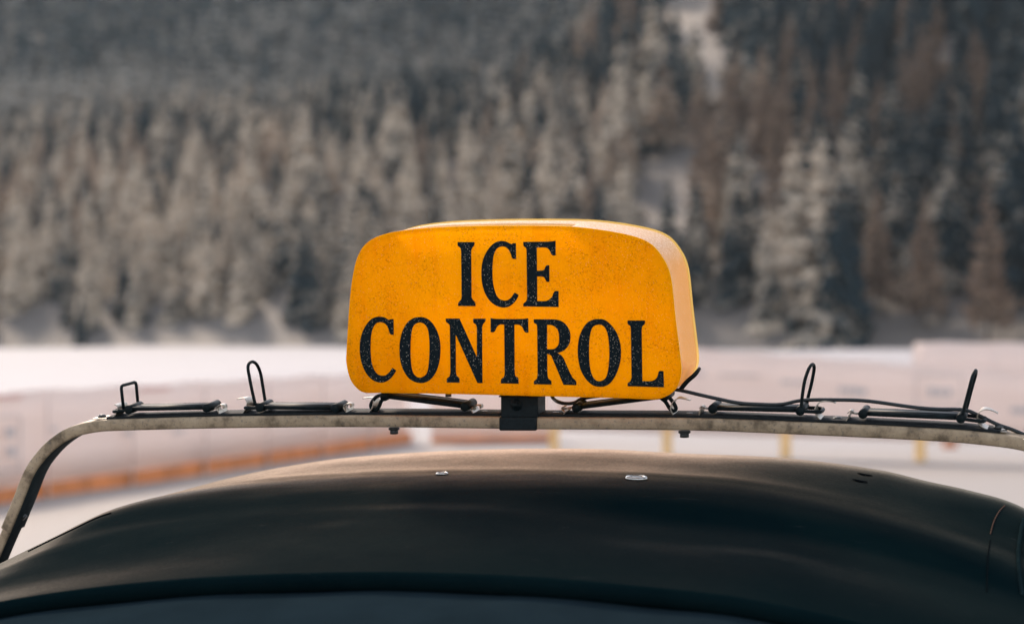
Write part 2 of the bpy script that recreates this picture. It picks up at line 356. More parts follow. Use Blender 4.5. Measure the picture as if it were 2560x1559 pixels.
def gridmesh(name, xs, ys, hf, mat, xmul=None):
    X, Y = np.meshgrid(xs, ys)
    if xmul is not None: X = X * Y
    Z = hf(X, Y); V = np.stack([X, Y, Z], -1).reshape(-1, 3); nx, ny = len(xs), len(ys)
    I = np.arange((ny - 1) * (nx - 1)); r, c = I // (nx - 1), I % (nx - 1); a = r * nx + c
    Fc = np.stack([a, a + 1, a + nx + 1, a + nx], 1)
    return obj(name, V, Fc.tolist(), mat)
def ground_h(X, Y):
    d = np.sqrt(X * X + Y * Y)
    return .012 * wob(X, Y, 3.1) * sm(4, 12, d) * (1 - sm(60, 100, d)) + .35 * wob(X, Y, 22, 1.4) * sm(45, 90, d) * (1 - sm(300, 400, d))
xs = np.concatenate([-np.geomspace(850, 42, 20), np.linspace(-40, 40, 121), np.geomspace(42, 850, 20)])
ys = np.concatenate([-np.geomspace(400, 12, 14), np.linspace(-10, 70, 121), np.geomspace(72, 1330, 60)])
tag(gridmesh('ground', xs, ys, ground_h, M_SNOW), 'flat snow covered ground', None, None, 'structure')
tag(gridmesh('mountain', np.linspace(-.66, .66, 240), np.concatenate([np.linspace(160, 560, 140), np.linspace(565, 1250, 90)]), hill, M_MTN, 1), 'snowy mountainside under the forest', None, None, 'structure')
# ------------------------------------------------------------------ trees
rng = np.random.default_rng(3)
def crown_mesh(seed, tiers, nb, sp=True, skirt=.20):
    """unit tree of height 1: whorls of drooping branch blades made of several leaf-like faces"""
    g = np.random.default_rng(seed); V, Fc = [], []
    for t in range(tiers):
        f = t / tiers; h = .10 + .88 * f ** .92 if sp else .16 + .82 * f
        R = skirt * (1 - f) ** .85 * (1.0 if sp else .85) + .012
        for k in range(nb):
            if g.random() < (.10 if sp else .22): continue
            a = 2 * math.pi * (k + g.random() * .9) / nb + t; r = R * g.uniform(.65, 1.2)
            d = np.array([math.cos(a), math.sin(a), 0]); s_ = np.array([-d[1], d[0], 0]); hh = h + g.normal(0, .012)
            dr = (.42 if sp else -.12) * r * g.uniform(.6, 1.4); wd = r * (g.uniform(.30, .5) if sp else g.uniform(.14, .26))
            tw = g.normal(0, .35)
            p0 = np.array([0, 0, hh]); p1 = d * r * .5 + np.array([0, 0, hh - dr * .25]); p2 = d * r + np.array([0, 0, hh - dr])
            up = np.array([0, 0, 1]) * tw * wd
            o = len(V); V += [p0, p1 + s_ * wd + up - [0, 0, wd * .5], p1 + [0, 0, wd * .15], p1 - s_ * wd - up - [0, 0, wd * .5], p2, p2 - [0, 0, .3 * r + .01] - d * r * .35]
            Fc += [(o, o + 1, o + 2), (o, o + 2, o + 3), (o + 1, o + 4, o + 2), (o + 2, o + 4, o + 3), (o + 1, o + 5, o + 4), (o + 3, o + 4, o + 5)]
    o = len(V); V += [np.array([.008, 0, .93]), np.array([-.006, .008, .93]), np.array([-.006, -.008, .93]), np.array([0, 0, 1.03])]
    Fc += [(o, o + 1, o + 3), (o + 1, o + 2, o + 3), (o + 2, o, o + 3)]
    return np.array(V), np.array(Fc)
def trunk_mesh(r=.013):
    V, Fc = tube([Vector((0, 0, -.06)), Vector((.002, 0, .3)), Vector((0, .002, .9))], [r, r * .75, r * .2], 6)
    return np.array([tuple(v) for v in V]), Fc
SP = [crown_mesh(11 + i, 12, 9, True, .20 + .025 * i) for i in range(3)]
LA = [crown_mesh(31 + i, 18, 9, False, .23) for i in range(2)]
LOW = [crown_mesh(51 + i, 8, 6, True, .22) for i in range(3)]
def proj(X, Y, Z):
    return 1280 + X / Y * F, 830 - (Z - 1.6) / Y * F
CLEAR = [(1655, 440, 12, 55), (1045, 178, 10, 8), (1092, 205, 8, 8), (250, 225, 36, 12), (715, 15, 70, 28), (1730, -10, 20, 20), (90, 35, 50, 20), (800, 40, 90, 22)]
def place(y0f, y1, sp_near, lim, mul):
    P = []; Y = 200.
    Yv = y0f
    while Yv < y1:
        step = sp_near * mul(Yv)
        n = int(lim * 2 * Yv / step)
        for k in range(n):
            X = (-lim * Yv) + (k + rng.random()) * step; YY = Yv + rng.uniform(-.5, .5) * step
            P.append((X, YY))
        Yv += step * .95
    return np.array(P)
P = place(170, 470, 4.4, .31, lambda y: 1.0)
P = P[(P[:, 1] < edgeY(P[:, 0] / P[:, 1]) + 32) | (rng.random(len(P)) < np.where(P[:, 0] / P[:, 1] < .0, 1.0, np.where(P[:, 0] / P[:, 1] < .06, .8, .66)))]
tx = P[:, 0] / P[:, 1]; keep = P[:, 1] > edgeY(tx) + 6 * wob(P[:, 0], P[:, 0] * 0, 30) + rng.uniform(-3, 5, len(P)) + 9 * (rng.random(len(P)) < .45)
keep &= hill(P[:, 0], P[:, 1]) < 30 + 75 * sm(-.01, .16, tx) + 1
P = P[keep]; Z = hill(P[:, 0], P[:, 1])
px, py = proj(P[:, 0], P[:, 1], Z + 5); ht = 15.0 / P[:, 1] * F
ok = np.ones(len(P), bool)
for cx, cy, rx, ry in CLEAR[:1] + CLEAR[-4:]: ok &= ~((abs(px - cx) < rx + .19 * ht) & (py + .33 * ht > cy - ry) & (py - .66 * ht < cy + .6 * ry) & (py + .33 * ht < 760))
ok &= (py > -160)
P, Z, px, py = P[ok], Z[ok], px[ok], py[ok]
o = np.argsort(P[:, 1] ); P, Z, px, py = P[o], Z[o], px[o], py[o]
species = (np.sin(P[:, 0] / 17.) + np.sin(P[:, 1] / 11. + P[:, 0] / 23.) + rng.normal(0, .9, len(P))) > .85
H = .98 * rng.uniform(11.5, 18.5, len(P)) * (.68 + .30 * sm(-.04, .08, P[:, 0] / P[:, 1])) * np.where(species, .85, 1.0) * (1 - .25 * (rng.random(len(P)) < .25)); RZ = rng.uniform(0, 6.28, len(P)); WD = rng.uniform(.68, 1.12, len(P)); DK = rng.random(len(P)) < .26 + .22 * sm(-.02, .15, P[:, 0] / P[:, 1])
infr = (px > -60) & (px < 2620)
NI = 230
idx = [i for i in range(len(P)) if infr[i]][:NI]; rest = np.setdiff1d(np.arange(len(P)), idx)
def unit_obj(nm, VF, mat):
    me = bpy.data.meshes.new(nm); me.from_pydata([tuple(v) for v in VF[0]], [], [tuple(f) for f in VF[1]]); me.materials.append(mat)
    return me
me_sp = [unit_obj('crown', v, M_SPRUCE) for v in SP]; me_dk = [unit_obj('crown', v, M_DARK) for v in SP]; me_la = [unit_obj('crown', v, M_LARCH) for v in LA]; me_tr = unit_obj('trunk', trunk_mesh(), M_TRUNK)
LABS = {}
for q, i in enumerate(idx):
    la = species[i]; zones = ((210, 'far left edge'), (420, 'square pull loop'), (560, 'first roller'), (760, 'rounded pull loop'), (900, 'left sign edge'), (1130, 'letter O'), (1330, 'letters ICE'), (1500, 'letter R'), (1700, 'letter L'), (1850, 'right sign edge'), (2080, 'leaning pull loop'), (2280, 'last roller'), (2460, 'last pull loop'), (9999, 'right edge'))
    where = [b for a, b in zones if px[i] < a][0]
    dep = P[i, 1] - edgeY(P[i, 0] / P[i, 1]); row = 'at the forest foot' if dep < 14 else ('in the second rows' if dep < 30 else 'up the slope')
    hh = 'tall' if H[i] > 13.5 else ('mid sized' if H[i] > 10 else 'small')
    t = empty('larch_tree' if la else 'spruce_tree', (P[i, 0], P[i, 1], Z[i] - .3),
              (hh + ' bare brown larch ' if la else hh + (' dark spruce ' if DK[i] else ' snowy spruce ')) + row + ', above the ' + where, 'tree', ('bare larches' if la else 'dark spruces' if DK[i] else 'snow dusted spruces') + ' on the mountainside')
    t.rotation_euler.z = RZ[i]; t.scale = (H[i] * WD[i], H[i] * WD[i], H[i])
    LABS.setdefault(t['label'], []).append((P[i, 0] / P[i, 1], t))
    for nm, me in (('crown', me_la[i % 2] if la else (me_dk if DK[i] else me_sp)[i % 3]), ('trunk', me_tr)):
        c = bpy.data.objects.new(nm, me); COL.objects.link(c); c.parent = t
ORD = ['leftmost', 'second from left', 'third from left', 'fourth from left', 'fifth from left', 'sixth from left', 'seventh from left', 'eighth from left', 'ninth from left', 'tenth from left']
for lab, L in LABS.items():
    if len(L) > 1:
        L.sort(key=lambda a: a[0])
        for k, (_, t) in enumerate(L): t['label'] = (ORD[k] if k < len(L) - 1 and k < 10 else 'rightmost' if k == len(L) - 1 else 'nearer right') + ' ' + lab.replace('in the second rows', 'in second rows').replace('at the forest foot', 'at forest foot')
def merged(name, items, label, kindgroup):
    groups = {}
    for mesh, mat, x, y, z, h, w, r in items: groups.setdefault(mat.name, []).append((mesh, x, y, z, h, w, r))
    VV, FF, MI, off = [], [], [], 0; mats = list(groups)
    for mi, k in enumerate(mats):
        for mesh, x, y, z, h, w, r in groups[k]:
            V, Fc = mesh; c, s = math.cos(r), math.sin(r); W = np.empty_like(V)
            W[:, 0] = (V[:, 0] * c - V[:, 1] * s) * w + x; W[:, 1] = (V[:, 0] * s + V[:, 1] * c) * w + y; W[:, 2] = V[:, 2] * h + z
            VV.append(W); FF.append(Fc + off); off += len(V); MI.append(np.full(len(Fc), mi))
    V = np.concatenate(VV); Fc = np.concatenate(FF); MI = np.concatenate(MI)
    me = bpy.data.meshes.new(name); me.vertices.add(len(V)); me.vertices.foreach_set('co', V.astype(np.float32).ravel())
    me.loops.add(Fc.size); me.loops.foreach_set('vertex_index', Fc.astype(np.int32).ravel())
    me.polygons.add(len(Fc)); me.polygons.foreach_set('loop_start', (np.arange(len(Fc)) * 3).astype(np.int32)); me.polygons.foreach_set('material_index', MI.astype(np.int32))
    me.update(); me.validate()
    for k in mats: me.materials.append(bpy.data.materials[k])
    ob = bpy.data.objects.new(name, me); COL.objects.link(ob); tag(ob, label, 'forest', None, 'stuff'); return ob
merged('forest', [((LA[i % 2] if species[i] else SP[i % 3]), (M_LARCH if species[i] else M_DARK if DK[i] else M_SPRUCE), P[i, 0], P[i, 1], Z[i] - .3, H[i], H[i] * WD[i], RZ[i]) for i in rest],
       'mass of snowy conifers filling the slope behind the car', '')
Q = place(390, 1230, 5.8, .31, lambda y: y / 760)
Zq = hill(Q[:, 0], Q[:, 1]); qx, qy = proj(Q[:, 0], Q[:, 1], Zq + 4); okq = (qy > -120) & (qy < 420)
for cx, cy, rx, ry in CLEAR: okq &= ((qx - cx) / rx) ** 2 + ((qy - 20 - cy) / (ry * 1.3)) ** 2 > 1
Q, Zq = Q[okq], Zq[okq]; Hq = rng.uniform(10, 17, len(Q))
merged('far_forest', [(LOW[i % 3], M_FARW, Q[i, 0], Q[i, 1], Zq[i] - .3, Hq[i], Hq[i] * 1.1, float(i)) for i in range(len(Q))],
       'dark distant conifer wood on the upper mountainside', '')
print('TREES', len(P), len(Q))
# ------------------------------------------------------------------ banners and fences
def gpt(px, Y, z=0.0): return Vector(((px - 1280) / F * Y, Y, z))
def panel(p, q, z0a, z0b, z1a, z1b, th, n=24, wav=.02, seed=0):
    V, Fc = [], []; d = (q - p); nrm = Vector((-d.y, d.x, 0)).normalized()
    for i in range(n + 1):
        t = i / n; b = p + d * t; a0 = z0a + (z0b - z0a) * t; a1 = z1a + (z1b - z1a) * t + .012 * math.sin(i * 1.3 + seed)
        for j in range(4):
            z = a0 + (a1 - a0) * j / 3; off = nrm * wav * math.sin(i * .9 + j * 1.1 + seed)
            V += [Vector((b.x, b.y, z)) + off, Vector((b.x, b.y, z)) + off + nrm * th]
    for i in range(n):
        for j in range(3):
            a = (i * 4 + j) * 2; b = a + 8; Fc += [(a, b, b + 2, a + 2), (a + 1, a + 3, b + 3, b + 1)]
        a = i * 8; b = a + 8; Fc += [(a, a + 1, b + 1, b), (a + 6, b + 6, b + 7, a + 7)]
    Fc += [(0, 2, 3, 1), (2, 4, 5, 3), (4, 6, 7, 5)]; a = n * 8; Fc += [(a, a + 1, a + 3, a + 2), (a + 2, a + 3, a + 5, a + 4), (a + 4, a + 5, a + 7, a + 6)]
    return V, Fc
def plate(p, q, t0, t1, z0, z1, off, th=.004):
    d = q - p; nrm = Vector((d.y, -d.x, 0)).normalized()
    a, b = p + d * t0, p + d * t1
    return box8([Vector((a.x, a.y, z0)) + nrm * off, Vector((b.x, b.y, z0)) + nrm * off, Vector((b.x, b.y, z1)) + nrm * off, Vector((a.x, a.y, z1)) + nrm * off], nrm * th)
A, B = Vector((-7.6, 11.4, 0)), Vector((-1.52, 35.1, 0))
fl = empty('banner_fence', A, 'long white banner fence with an orange timber kickboard running away on the left', 'fence')
obj('banner', *panel(A, B, .15, .15, 1.04, 1.04, .004, 60, .02), M_BANNER, fl)
L_ = (B - A).length
pl_ = obj('kickboard', *join(*[plate(A, B, k / 24 + .0006, (k + 1) / 24 - .0006, .0, .15, .03, .03) for k in range(24)]), M_PLANK, fl, smooth=False)
for k in range(25): obj('joint', *plate(A, B, max(0, k / 24 - .0016), min(1, k / 24 + .0016), .0, .145, .0615, .006), M_PLANKD, pl_, smooth=False)
for k in range(13):
    p = A + (B - A) * (k / 12); obj('post', *cyl(p + Vector((.1, 0, -.1)), p + Vector((.1, 0, 1.02)), .012, 8), M_BANNER, fl)
def at_t(px_):      # parameter along A-B seen at a given column of the photo
    tx = (px_ - 1280) / F; d = B - A; return (tx * A.y - A.x) / (d.x - tx * d.y)
def zrow(px_, y): t = at_t(px_); Y = A.y + (B.y - A.y) * t; return 1.6 - (y - 830) / F * Y
def bprint(x0, x1, y0, y1, nm='print', mt=M_PRINT):
    return plate(A, B, at_t(x0), at_t(x1), zrow((x0 + x1) / 2, y1), zrow((x0 + x1) / 2, y0), .026, .002)
obj('print', *join(bprint(8, 30, 1068, 1092), bprint(12, 32, 1116, 1140), bprint(42, 46, 1040, 1180), bprint(-60, 42, 1040, 1044), bprint(-60, 42, 1176, 1180)), M_PRINT, fl, smooth=False)
obj('print', *join(bprint(302, 330, 1074, 1086), bprint(425, 455, 1073, 1082), bprint(120, 138, 1068, 1078)), M_PRINT, fl, smooth=False)
for q0, q1 in ((-60, 50), (345, 420)): obj('hem', *plate(A, B, at_t(q0), at_t(q1), .98, 1.01, .026, .003), M_RED, fl, smooth=False)
# short timber board beyond the gap
C1, C2 = gpt(1078, 34.9), gpt(1378, 35.4)
fb = empty('timber_board', C1, 'short orange timber board lying on the snow beyond the gap in the fence', 'board')
obj('plank', *plate(C1, C2, 0, 1, .0, .11, 0, .05), M_PLANK, fb, smooth=False)
obj('banner', *panel(C1 + Vector((0, .08, 0)), C2 + Vector((0, .08, 0)), .13, .13, 1.0, 1.05, .004, 12, .015), M_BANNER, fb)
# right banner fence, standing posts in front
R1, R2 = gpt(1384, 32.2), gpt(2760, 28.6)
fr_ = empty('banner_fence', R1, 'tall white banner fence on yellow timber posts crossing behind the rack on the right', 'fence')
obj('banner', *panel(R1, R2, .30, .25, 1.52, 1.05, .004, 48, .025, 2.), M_BANNER, fr_)
def rt(px_): tx = (px_ - 1280) / F; d = R2 - R1; return (tx * R1.y - R1.x) / (d.x - tx * d.y)
for xx in (1385, 1667, 1962, 2298, 2640):
    t = rt(xx); p = R1 + (R2 - R1) * t; obj('post', *box8([p + Vector((-.062, -.10, -.1)), p + Vector((.062, -.10, -.1)), p + Vector((.062, -.10, .36)), p + Vector((-.062, -.10, .36))], Vector((0, .08, 0))), M_POST, fr_, smooth=False)
def rz(px_, y): t = rt(px_); return 1.6 - (y - 830) / F * (R1.y + (R2.y - R1.y) * t)
def rp(x0, x1, y0, y1): return plate(R1, R2, rt(x0), rt(x1), rz(x0, y1), rz(x0, y0), .03, .002)
obj('print', *join(rp(2100, 2115, 966, 982), rp(2118, 2130, 968, 984), rp(2133, 2150, 968, 986), rp(2152, 2168, 970, 986)), M_PRINT, fr_, smooth=False)
obj('print', *join(rp(1955, 1985, 950, 958), rp(1990, 2030, 952, 960)), M_PRINT, fr_, smooth=False)
obj('print', *rp(1740, 1765, 930, 938), M_PRINT, fr_, smooth=False); obj('print', *rp(1800, 1900, 935, 940), M_PRINT, fr_, smooth=False)
obj('print', *join(rp(2290, 2293, 935, 1015), rp(2405, 2408, 940, 1020), rp(2290, 2408, 935, 938), rp(2290, 2408, 1014, 1017), rp(2322, 2340, 968, 988), rp(2345, 2362, 970, 990), rp(2368, 2382, 970, 990)), M_PRINT, fr_, smooth=False)
obj('print', *rp(2528, 2600, 1018, 1032), M_PRINT, fr_, smooth=False)
D1, D2 = gpt(2285, 44), gpt(2900, 41)
f3 = empty('banner_fence', D1, 'second white banner fence standing farther off at the right edge', 'fence')
obj('banner', *panel(D1, D2, .1, .1, 1.42, 1.40, .004, 20, .03, 4.), M_BANNER, f3)
for k in range(4):
    p = D1 + (D2 - D1) * (k / 3) + Vector((0, .06, 0)); obj('post', *cyl(p + Vector((0, 0, -.1)), p + Vector((0, 0, 1.36)), .015, 8), M_BANNER, f3)
st = gpt(2376, 33.5)
tp_ = obj('timber_stake', *box8([st + Vector((-.09, 0, -.1)), st + Vector((.09, 0, -.1)), st + Vector((.09, 0, .13)), st + Vector((-.09, 0, .13))], Vector((0, .12, 0))), M_PLANK, None, False, st)
tag(tp_, 'short orange timber stub in the snow behind the right banner posts', 'stake')
# ------------------------------------------------------------------ car
CG = CR.L(0, -.2, 0); CG = Vector((CG.x, CG.y, 0))
car = empty('car', CG, 'dark small car with a worn canvas soft top', 'car')
rows = [  # depth, [left x, right x], px profile
 (1.35, (930, 2760), [(930, 1640), (1060, 1500), (1300, 1440), (1900, 1470), (2400, 1560), (2760, 1700)]),
 (.80, (640, 2740), [(640, 1440), (700, 1330), (860, 1235), (1300, 1195), (1900, 1225), (2400, 1340), (2740, 1560)]),
 (.35, (350, 2720), [(350, 1370), (400, 1300), (480, 1240), (600, 1196), (730, 1167), (900, 1141), (1195, 1124), (1488, 1121.6), (1696, 1132), (1971, 1145), (2200, 1174), (2319, 1202), (2423, 1225), (2542, 1261), (2720, 1360)]),
 (.02, (70, 2700), [(70, 1400), (133, 1356), (300, 1281), (365, 1251), (467, 1223), (548, 1208), (675, 1194), (883, 1181), (1065, 1175), (1280, 1173), (1436, 1176), (1644, 1184), (1851, 1200), (2059, 1233), (2280, 1285), (2475, 1345), (2600, 1400), (2700, 1470)]),
 (-.12, (-50, 2700), [(-50, 1432), (0, 1408), (67, 1374), (133, 1342), (240, 1289), (300, 1270), (365, 1257), (467, 1243), (600, 1232), (883, 1219), (1280, 1214), (1644, 1233), (2059, 1288), (2475, 1402), (2700, 1520)]),
 (-.25, (-150, 2700), [(-150, 1476), (0, 1419), (156, 1360), (364, 1318), (597, 1297), (883, 1281), (1065, 1274), (1280, 1276), (1644, 1317), (2007, 1363), (2400, 1465), (2700, 1585)]),
 (-.42, (-330, 2710), [(-330, 1560), (-230, 1530), (0, 1470), (260, 1420), (600, 1380), (980, 1362), (1300, 1366), (1650, 1398), (2010, 1445), (2400, 1555), (2710, 1680)]),
 (-.55, (-480, 2720), [(-480, 1625), (-320, 1575), (0, 1507), (260, 1470), (520, 1449), (779, 1439), (987, 1437.5), (1280, 1447), (1540, 1468), (1800, 1494), (1955, 1522), (2111, 1556), (2400, 1650), (2720, 1800)]),
]
def interp(pl, x):
    xs_ = [p[0] for p in pl]; n = len(pl)
    if x <= xs_[0]: return pl[0][1]
    for i in range(n - 1):
        if x <= xs_[i + 1]:
            x0, y0 = pl[i]; x1, y1 = pl[i + 1]
            m0 = (y1 - pl[i - 1][1]) / (x1 - pl[i - 1][0]) if i > 0 else (y1 - y0) / (x1 - x0)
            m1 = (pl[i + 2][1] - y0) / (pl[i + 2][0] - x0) if i + 2 < n else (y1 - y0) / (x1 - x0)
            h = x1 - x0; t = (x - x0) / h
            return (2 * t ** 3 - 3 * t * t + 1) * y0 + (t ** 3 - 2 * t * t + t) * h * m0 + (-2 * t ** 3 + 3 * t * t) * y1 + (t ** 3 - t * t) * h * m1
    return pl[-1][1]
NC = 150
def rowpts(row):
    d, (xl, xr), pl = row; out = []
    for k in range(NC + 1):
        x = xl + (xr - xl) * k / NC; out.append(CR.P(x, interp(pl, x), d))
    return out
RP = [rowpts(r) for r in rows]
def hermrows(RPs, nsub):
    res = []
    D = [r[0] for r in rows]
    for i in range(len(RPs) - 1):
        n = nsub[i]
        for s_ in range(n):
            t = s_ / n; line = []
            for k in range(NC + 1):
                p1, p2 = RPs[i][k], RPs[i + 1][k]; h = D[i + 1] - D[i]
                def slope(j):
                    if j <= 0: return (RPs[1][k] - RPs[0][k]) / (D[1] - D[0])
                    if j >= len(RPs) - 1: return (RPs[-1][k] - RPs[-2][k]) / (D[-1] - D[-2])
                    a = (RPs[j][k] - RPs[j - 1][k]) / (D[j] - D[j - 1]); b = (RPs[j + 1][k] - RPs[j][k]) / (D[j + 1] - D[j])
                    return (a + b) / 2
                m1, m2 = slope(i) * h, slope(i + 1) * h
                if i == 3: m1 = (p2 - p1) * .9     # crease over the bow
                if i == 2: m2 = (p2 - p1) * 1.0
                line.append(p1 * (2 * t ** 3 - 3 * t * t + 1) + m1 * (t ** 3 - 2 * t * t + t) + p2 * (-2 * t ** 3 + 3 * t * t) + m2 * (t ** 3 - t * t))
            res.append(line)
    res.append(RPs[-1]); return res
LN = hermrows(RP, [8, 8, 16, 8, 8, 8, 8])
def wr(p):
    a = (p - O3).dot(u0); b = (p - O3).dot(w0)
    z = .00012 * math.sin(a * 11 + b * 9) * math.sin(b * 26 + a * 3) + .00005 * math.sin(a * 31 + b * 47 + 1) * math.cos(b * 19 - a * 13) + .00003 * math.sin(a * 70 + 3 * math.sin(b * 40))
    for (ca, cb, r, h) in ((-.33, -.30, .025, .0022), (-.12, -.32, .02, .0018), (-.52, -.36, .03, .0022), (.36, -.34, .03, .0025), (.62, -.30, .05, .003), (-.30, -.13, .03, -.002), (.58, -.02, .04, -.0025)):
        z += .5 * h * math.exp(-(((a - ca) / (r * 1.8)) ** 2 + ((b - cb) / r) ** 2))
    z += .0009 * math.exp(-((b + .262 + .02 * math.sin(a * 7)) / .028) ** 2) - .0006 * math.exp(-((b + .20) / .035) ** 2)
    return p + z0 * z
V = []; nrow = 0
for line in LN:
    ln = [wr(p) for p in line]
    # wrap down at both sides
    lft = [ln[0] + u0 * (-.02 - .01 * j) * 1.0 - z0 * (.03 + .055 * j) for j in (3, 2, 1, 0)]
    rgt = [ln[-1] + u0 * (.02 + .01 * j) - z0 * (.03 + .055 * j) for j in (0, 1, 2, 3)]
    V += lft + ln + rgt; nrow += 1
NW = NC + 9
Fc = [(r * NW + c, (r + 1) * NW + c, (r + 1) * NW + c + 1, r * NW + c + 1) for r in range(nrow - 1) for c in range(NW - 1)]
# front hem turned down under the seam
last = (nrow - 1) * NW
for dz, dd in ((-.006, -.002), (-.016, .002), (-.022, .03)):
    o_ = len(V); V += [V[last + c] + z0 * dz + w0 * dd for c in range(NW)]; b_ = last if dz == -.006 else o_ - NW
    Fc += [(b_ + c, o_ + c, o_ + c + 1, b_ + c + 1) for c in range(NW - 1)]
top = obj('soft_top', V, Fc, M_CAN, car)
bvh = BVHTree.FromPolygons([tuple(v) for v in V], Fc)
def onroof(px_, py_, lift=.0):
    h = bvh.ray_cast(CAM, ray(px_, py_).normalized()); return (h[0] + z0 * lift, h[1]) if h[0] else (None, None)
# header panel in front of the seam
hp = []
for k in range(NC + 1):
    x = -320 + 3040 * k / NC; base = LN[-1][k]
    line = []
    for j in range(12):
        t = j / 11; dd = .004 - .02 * 0 - t * .42
        line.append(base + w0 * (dd) - z0 * (.0165 + .035 * t + .10 * t * t) + z0 * .0008 * math.sin(k * .3 + j))
    hp.append(line)
V = [p for l in hp for p in l]; Fc = [(k * 12 + j, k * 12 + j + 1, (k + 1) * 12 + j + 1, (k + 1) * 12 + j) for k in range(NC) for j in range(11)]
hd = obj('header_panel', V, Fc, M_HEAD, car)
# eyelets
for cx, cy, rx in ((1105, 1186, 13), (1591, 1197.5, 22)):
    p, n = onroof(cx, cy, .0015); R_ = rx * .0005
    ring = [p + u0 * math.cos(a) * R_ + w0 * math.sin(a) * R_ * .9 + z0 * (.0012 + .35 * 0) for a in [2 * math.pi * k / 28 for k in range(28)]]
    n = n if n.z > 0 else -n; ax = u0 - n * u0.dot(n); ax.normalize(); ay = n.cross(ax)
    ring = [p + ax * math.cos(a) * R_ + ay * math.sin(a) * R_ for a in [2 * math.pi * k / 28 for k in range(28)]]
    obj('eyelet', *tube(ring, R_ * .24, 8, True), M_CHROME, top)
# dark slits
for cx, cy in ((2162, 1187), (2150, 1203)):
    p, n = onroof(cx, cy, .0012); n = n if n.z > 0 else -n; ax = (u0 - n * u0.dot(n)).normalized(); ay = n.cross(ax)
    obj('slit', [p + ax * math.cos(a) * .010 + ay * math.sin(a) * .006 * (1 + .3 * math.sin(3 * a)) for a in [2 * math.pi * k / 20 for k in range(20)]], [tuple(range(20))], M_GAP, top)
# stitching
def seam(pts, rr, mat, name, amp=.0, n=40):
    pp = []
    sp_ = spline([Vector((x, y, 0)) for x, y in pts], n)
    for k, q in enumerate(sp_):
        h, n_ = onroof(q.x, q.y, .0006 + amp * (k % 3 == 0))
        if h: pp.append(h)
    rad = [rr * (1.0 if (k % 3 or name == 'piping') else .45) for k in range(len(pp))]
    return obj(name, *tube(pp, rad, 6), mat, top)
seam([(70, 1379), (133, 1348), (190, 1320), (240, 1296), (278, 1283)], .0016, M_DTHREAD, 'stitching', 0, 30)
seam([(2512, 1264), (2497, 1280), (2484, 1306), (2476, 1335)], .0011, M_THREAD, 'stitching', 0, 16)
seam([(2476, 1350), (2470, 1390), (2468, 1440), (2467, 1480)], .0008, M_DTHREAD, 'stitching', 0, 16)
seam([(2559, 1300), (2552, 1330), (2546, 1380), (2548, 1430), (2556, 1490)], .0028, M_PIPE, 'piping', 0, 12)
# body below the roof
def bodyloop(b, z0_, z1_, hw, cr=.12):
    out = []
    for k in range(28):
        a = 2 * math.pi * k / 28; ca, sa = math.cos(a), math.sin(a)
        x = hw * math.copysign(abs(ca) ** .35, ca); z = (z0_ + z1_) / 2 + (z1_ - z0_) / 2 * math.copysign(abs(sa) ** .45, sa)
        out.append(CG + u0 * (x + .02) + w0 * (b + .2) + z0 * z)
    return out
secs = [(-1.78, .42, .60, .40), (-1.74, .30, .76, .60), (-1.5, .24, .86, .72), (-1.1, .22, .92, .77), (0, .22, .95, .79), (1.1, .22, .95, .78), (1.6, .26, .9, .74), (1.85, .32, .8, .62), (1.9, .42, .62, .42)]
V = []; Fc = []
for s_ in secs: V += bodyloop(*s_)
for i in range(len(secs) - 1):
    for k in range(28): Fc.append((i * 28 + k, i * 28 + (k + 1) % 28, (i + 1) * 28 + (k + 1) % 28, (i + 1) * 28 + k))
Fc += [tuple(range(27, -1, -1)), tuple((len(secs) - 1) * 28 + k for k in range(28))]
fixn(obj('body', V, Fc, M_PAINT, car))
ctr = lambda a, b, z: CG + u0 * (a + .02) + w0 * (b + .2) + z0 * z
def quadgl(name, pts, mat, th=.006):
    n = (pts[1] - pts[0]).cross(pts[3] - pts[0]).normalized() * th
    return obj(name, *box8(pts, n), mat, car, smooth=False)
quadgl('windscreen', [ctr(-.66, -1.36, .90), ctr(.66, -1.36, .90), ctr(.60, -.98, 1.22), ctr(-.60, -.98, 1.22)], M_GLASS)
quadgl('rear_window', [ctr(.62, 1.45, .92), ctr(-.62, 1.45, .92), ctr(-.52, 1.12, 1.10), ctr(.52, 1.12, 1.10)], M_GLASS)
for s_ in (-1, 1):
    dr = quadgl('door', [ctr(s_ * .792, -.85, .30), ctr(s_ * .792, .25, .30), ctr(s_ * .775, .25, .90), ctr(s_ * .775, -.85, .90)], M_PAINT, .012)
    WO[dr.name] = CG
    obj('handle', *cyl(ctr(s_ * .81, .05, .78), ctr(s_ * .81, .19, .78), .011, 10), M_CHROME, dr)
    quadgl('side_window', [ctr(s_ * .72, -1.2, .92), ctr(s_ * .72, .75, .92), ctr(s_ * .70, .6, 1.16), ctr(s_ * .70, -.85, 1.22)], M_GLASS)
    for b in (-1.18, 1.2):
        c0, c1 = ctr(s_ * .66, b, .29), ctr(s_ * .82, b, .29)
        wh = obj('wheel', *cyl(c0, c1, .29, 32), M_TYRE, car); bevel(wh, .02)
        obj('rim', *cyl(c1 - u0 * s_ * .01, c1 + u0 * s_ * .012, .18, 24), M_CHROME, wh)
    obj('headlight', *cyl(ctr(s_ * .5, -1.74, .66), ctr(s_ * .5, -1.79, .66), .08, 24), M_CHROME, car)
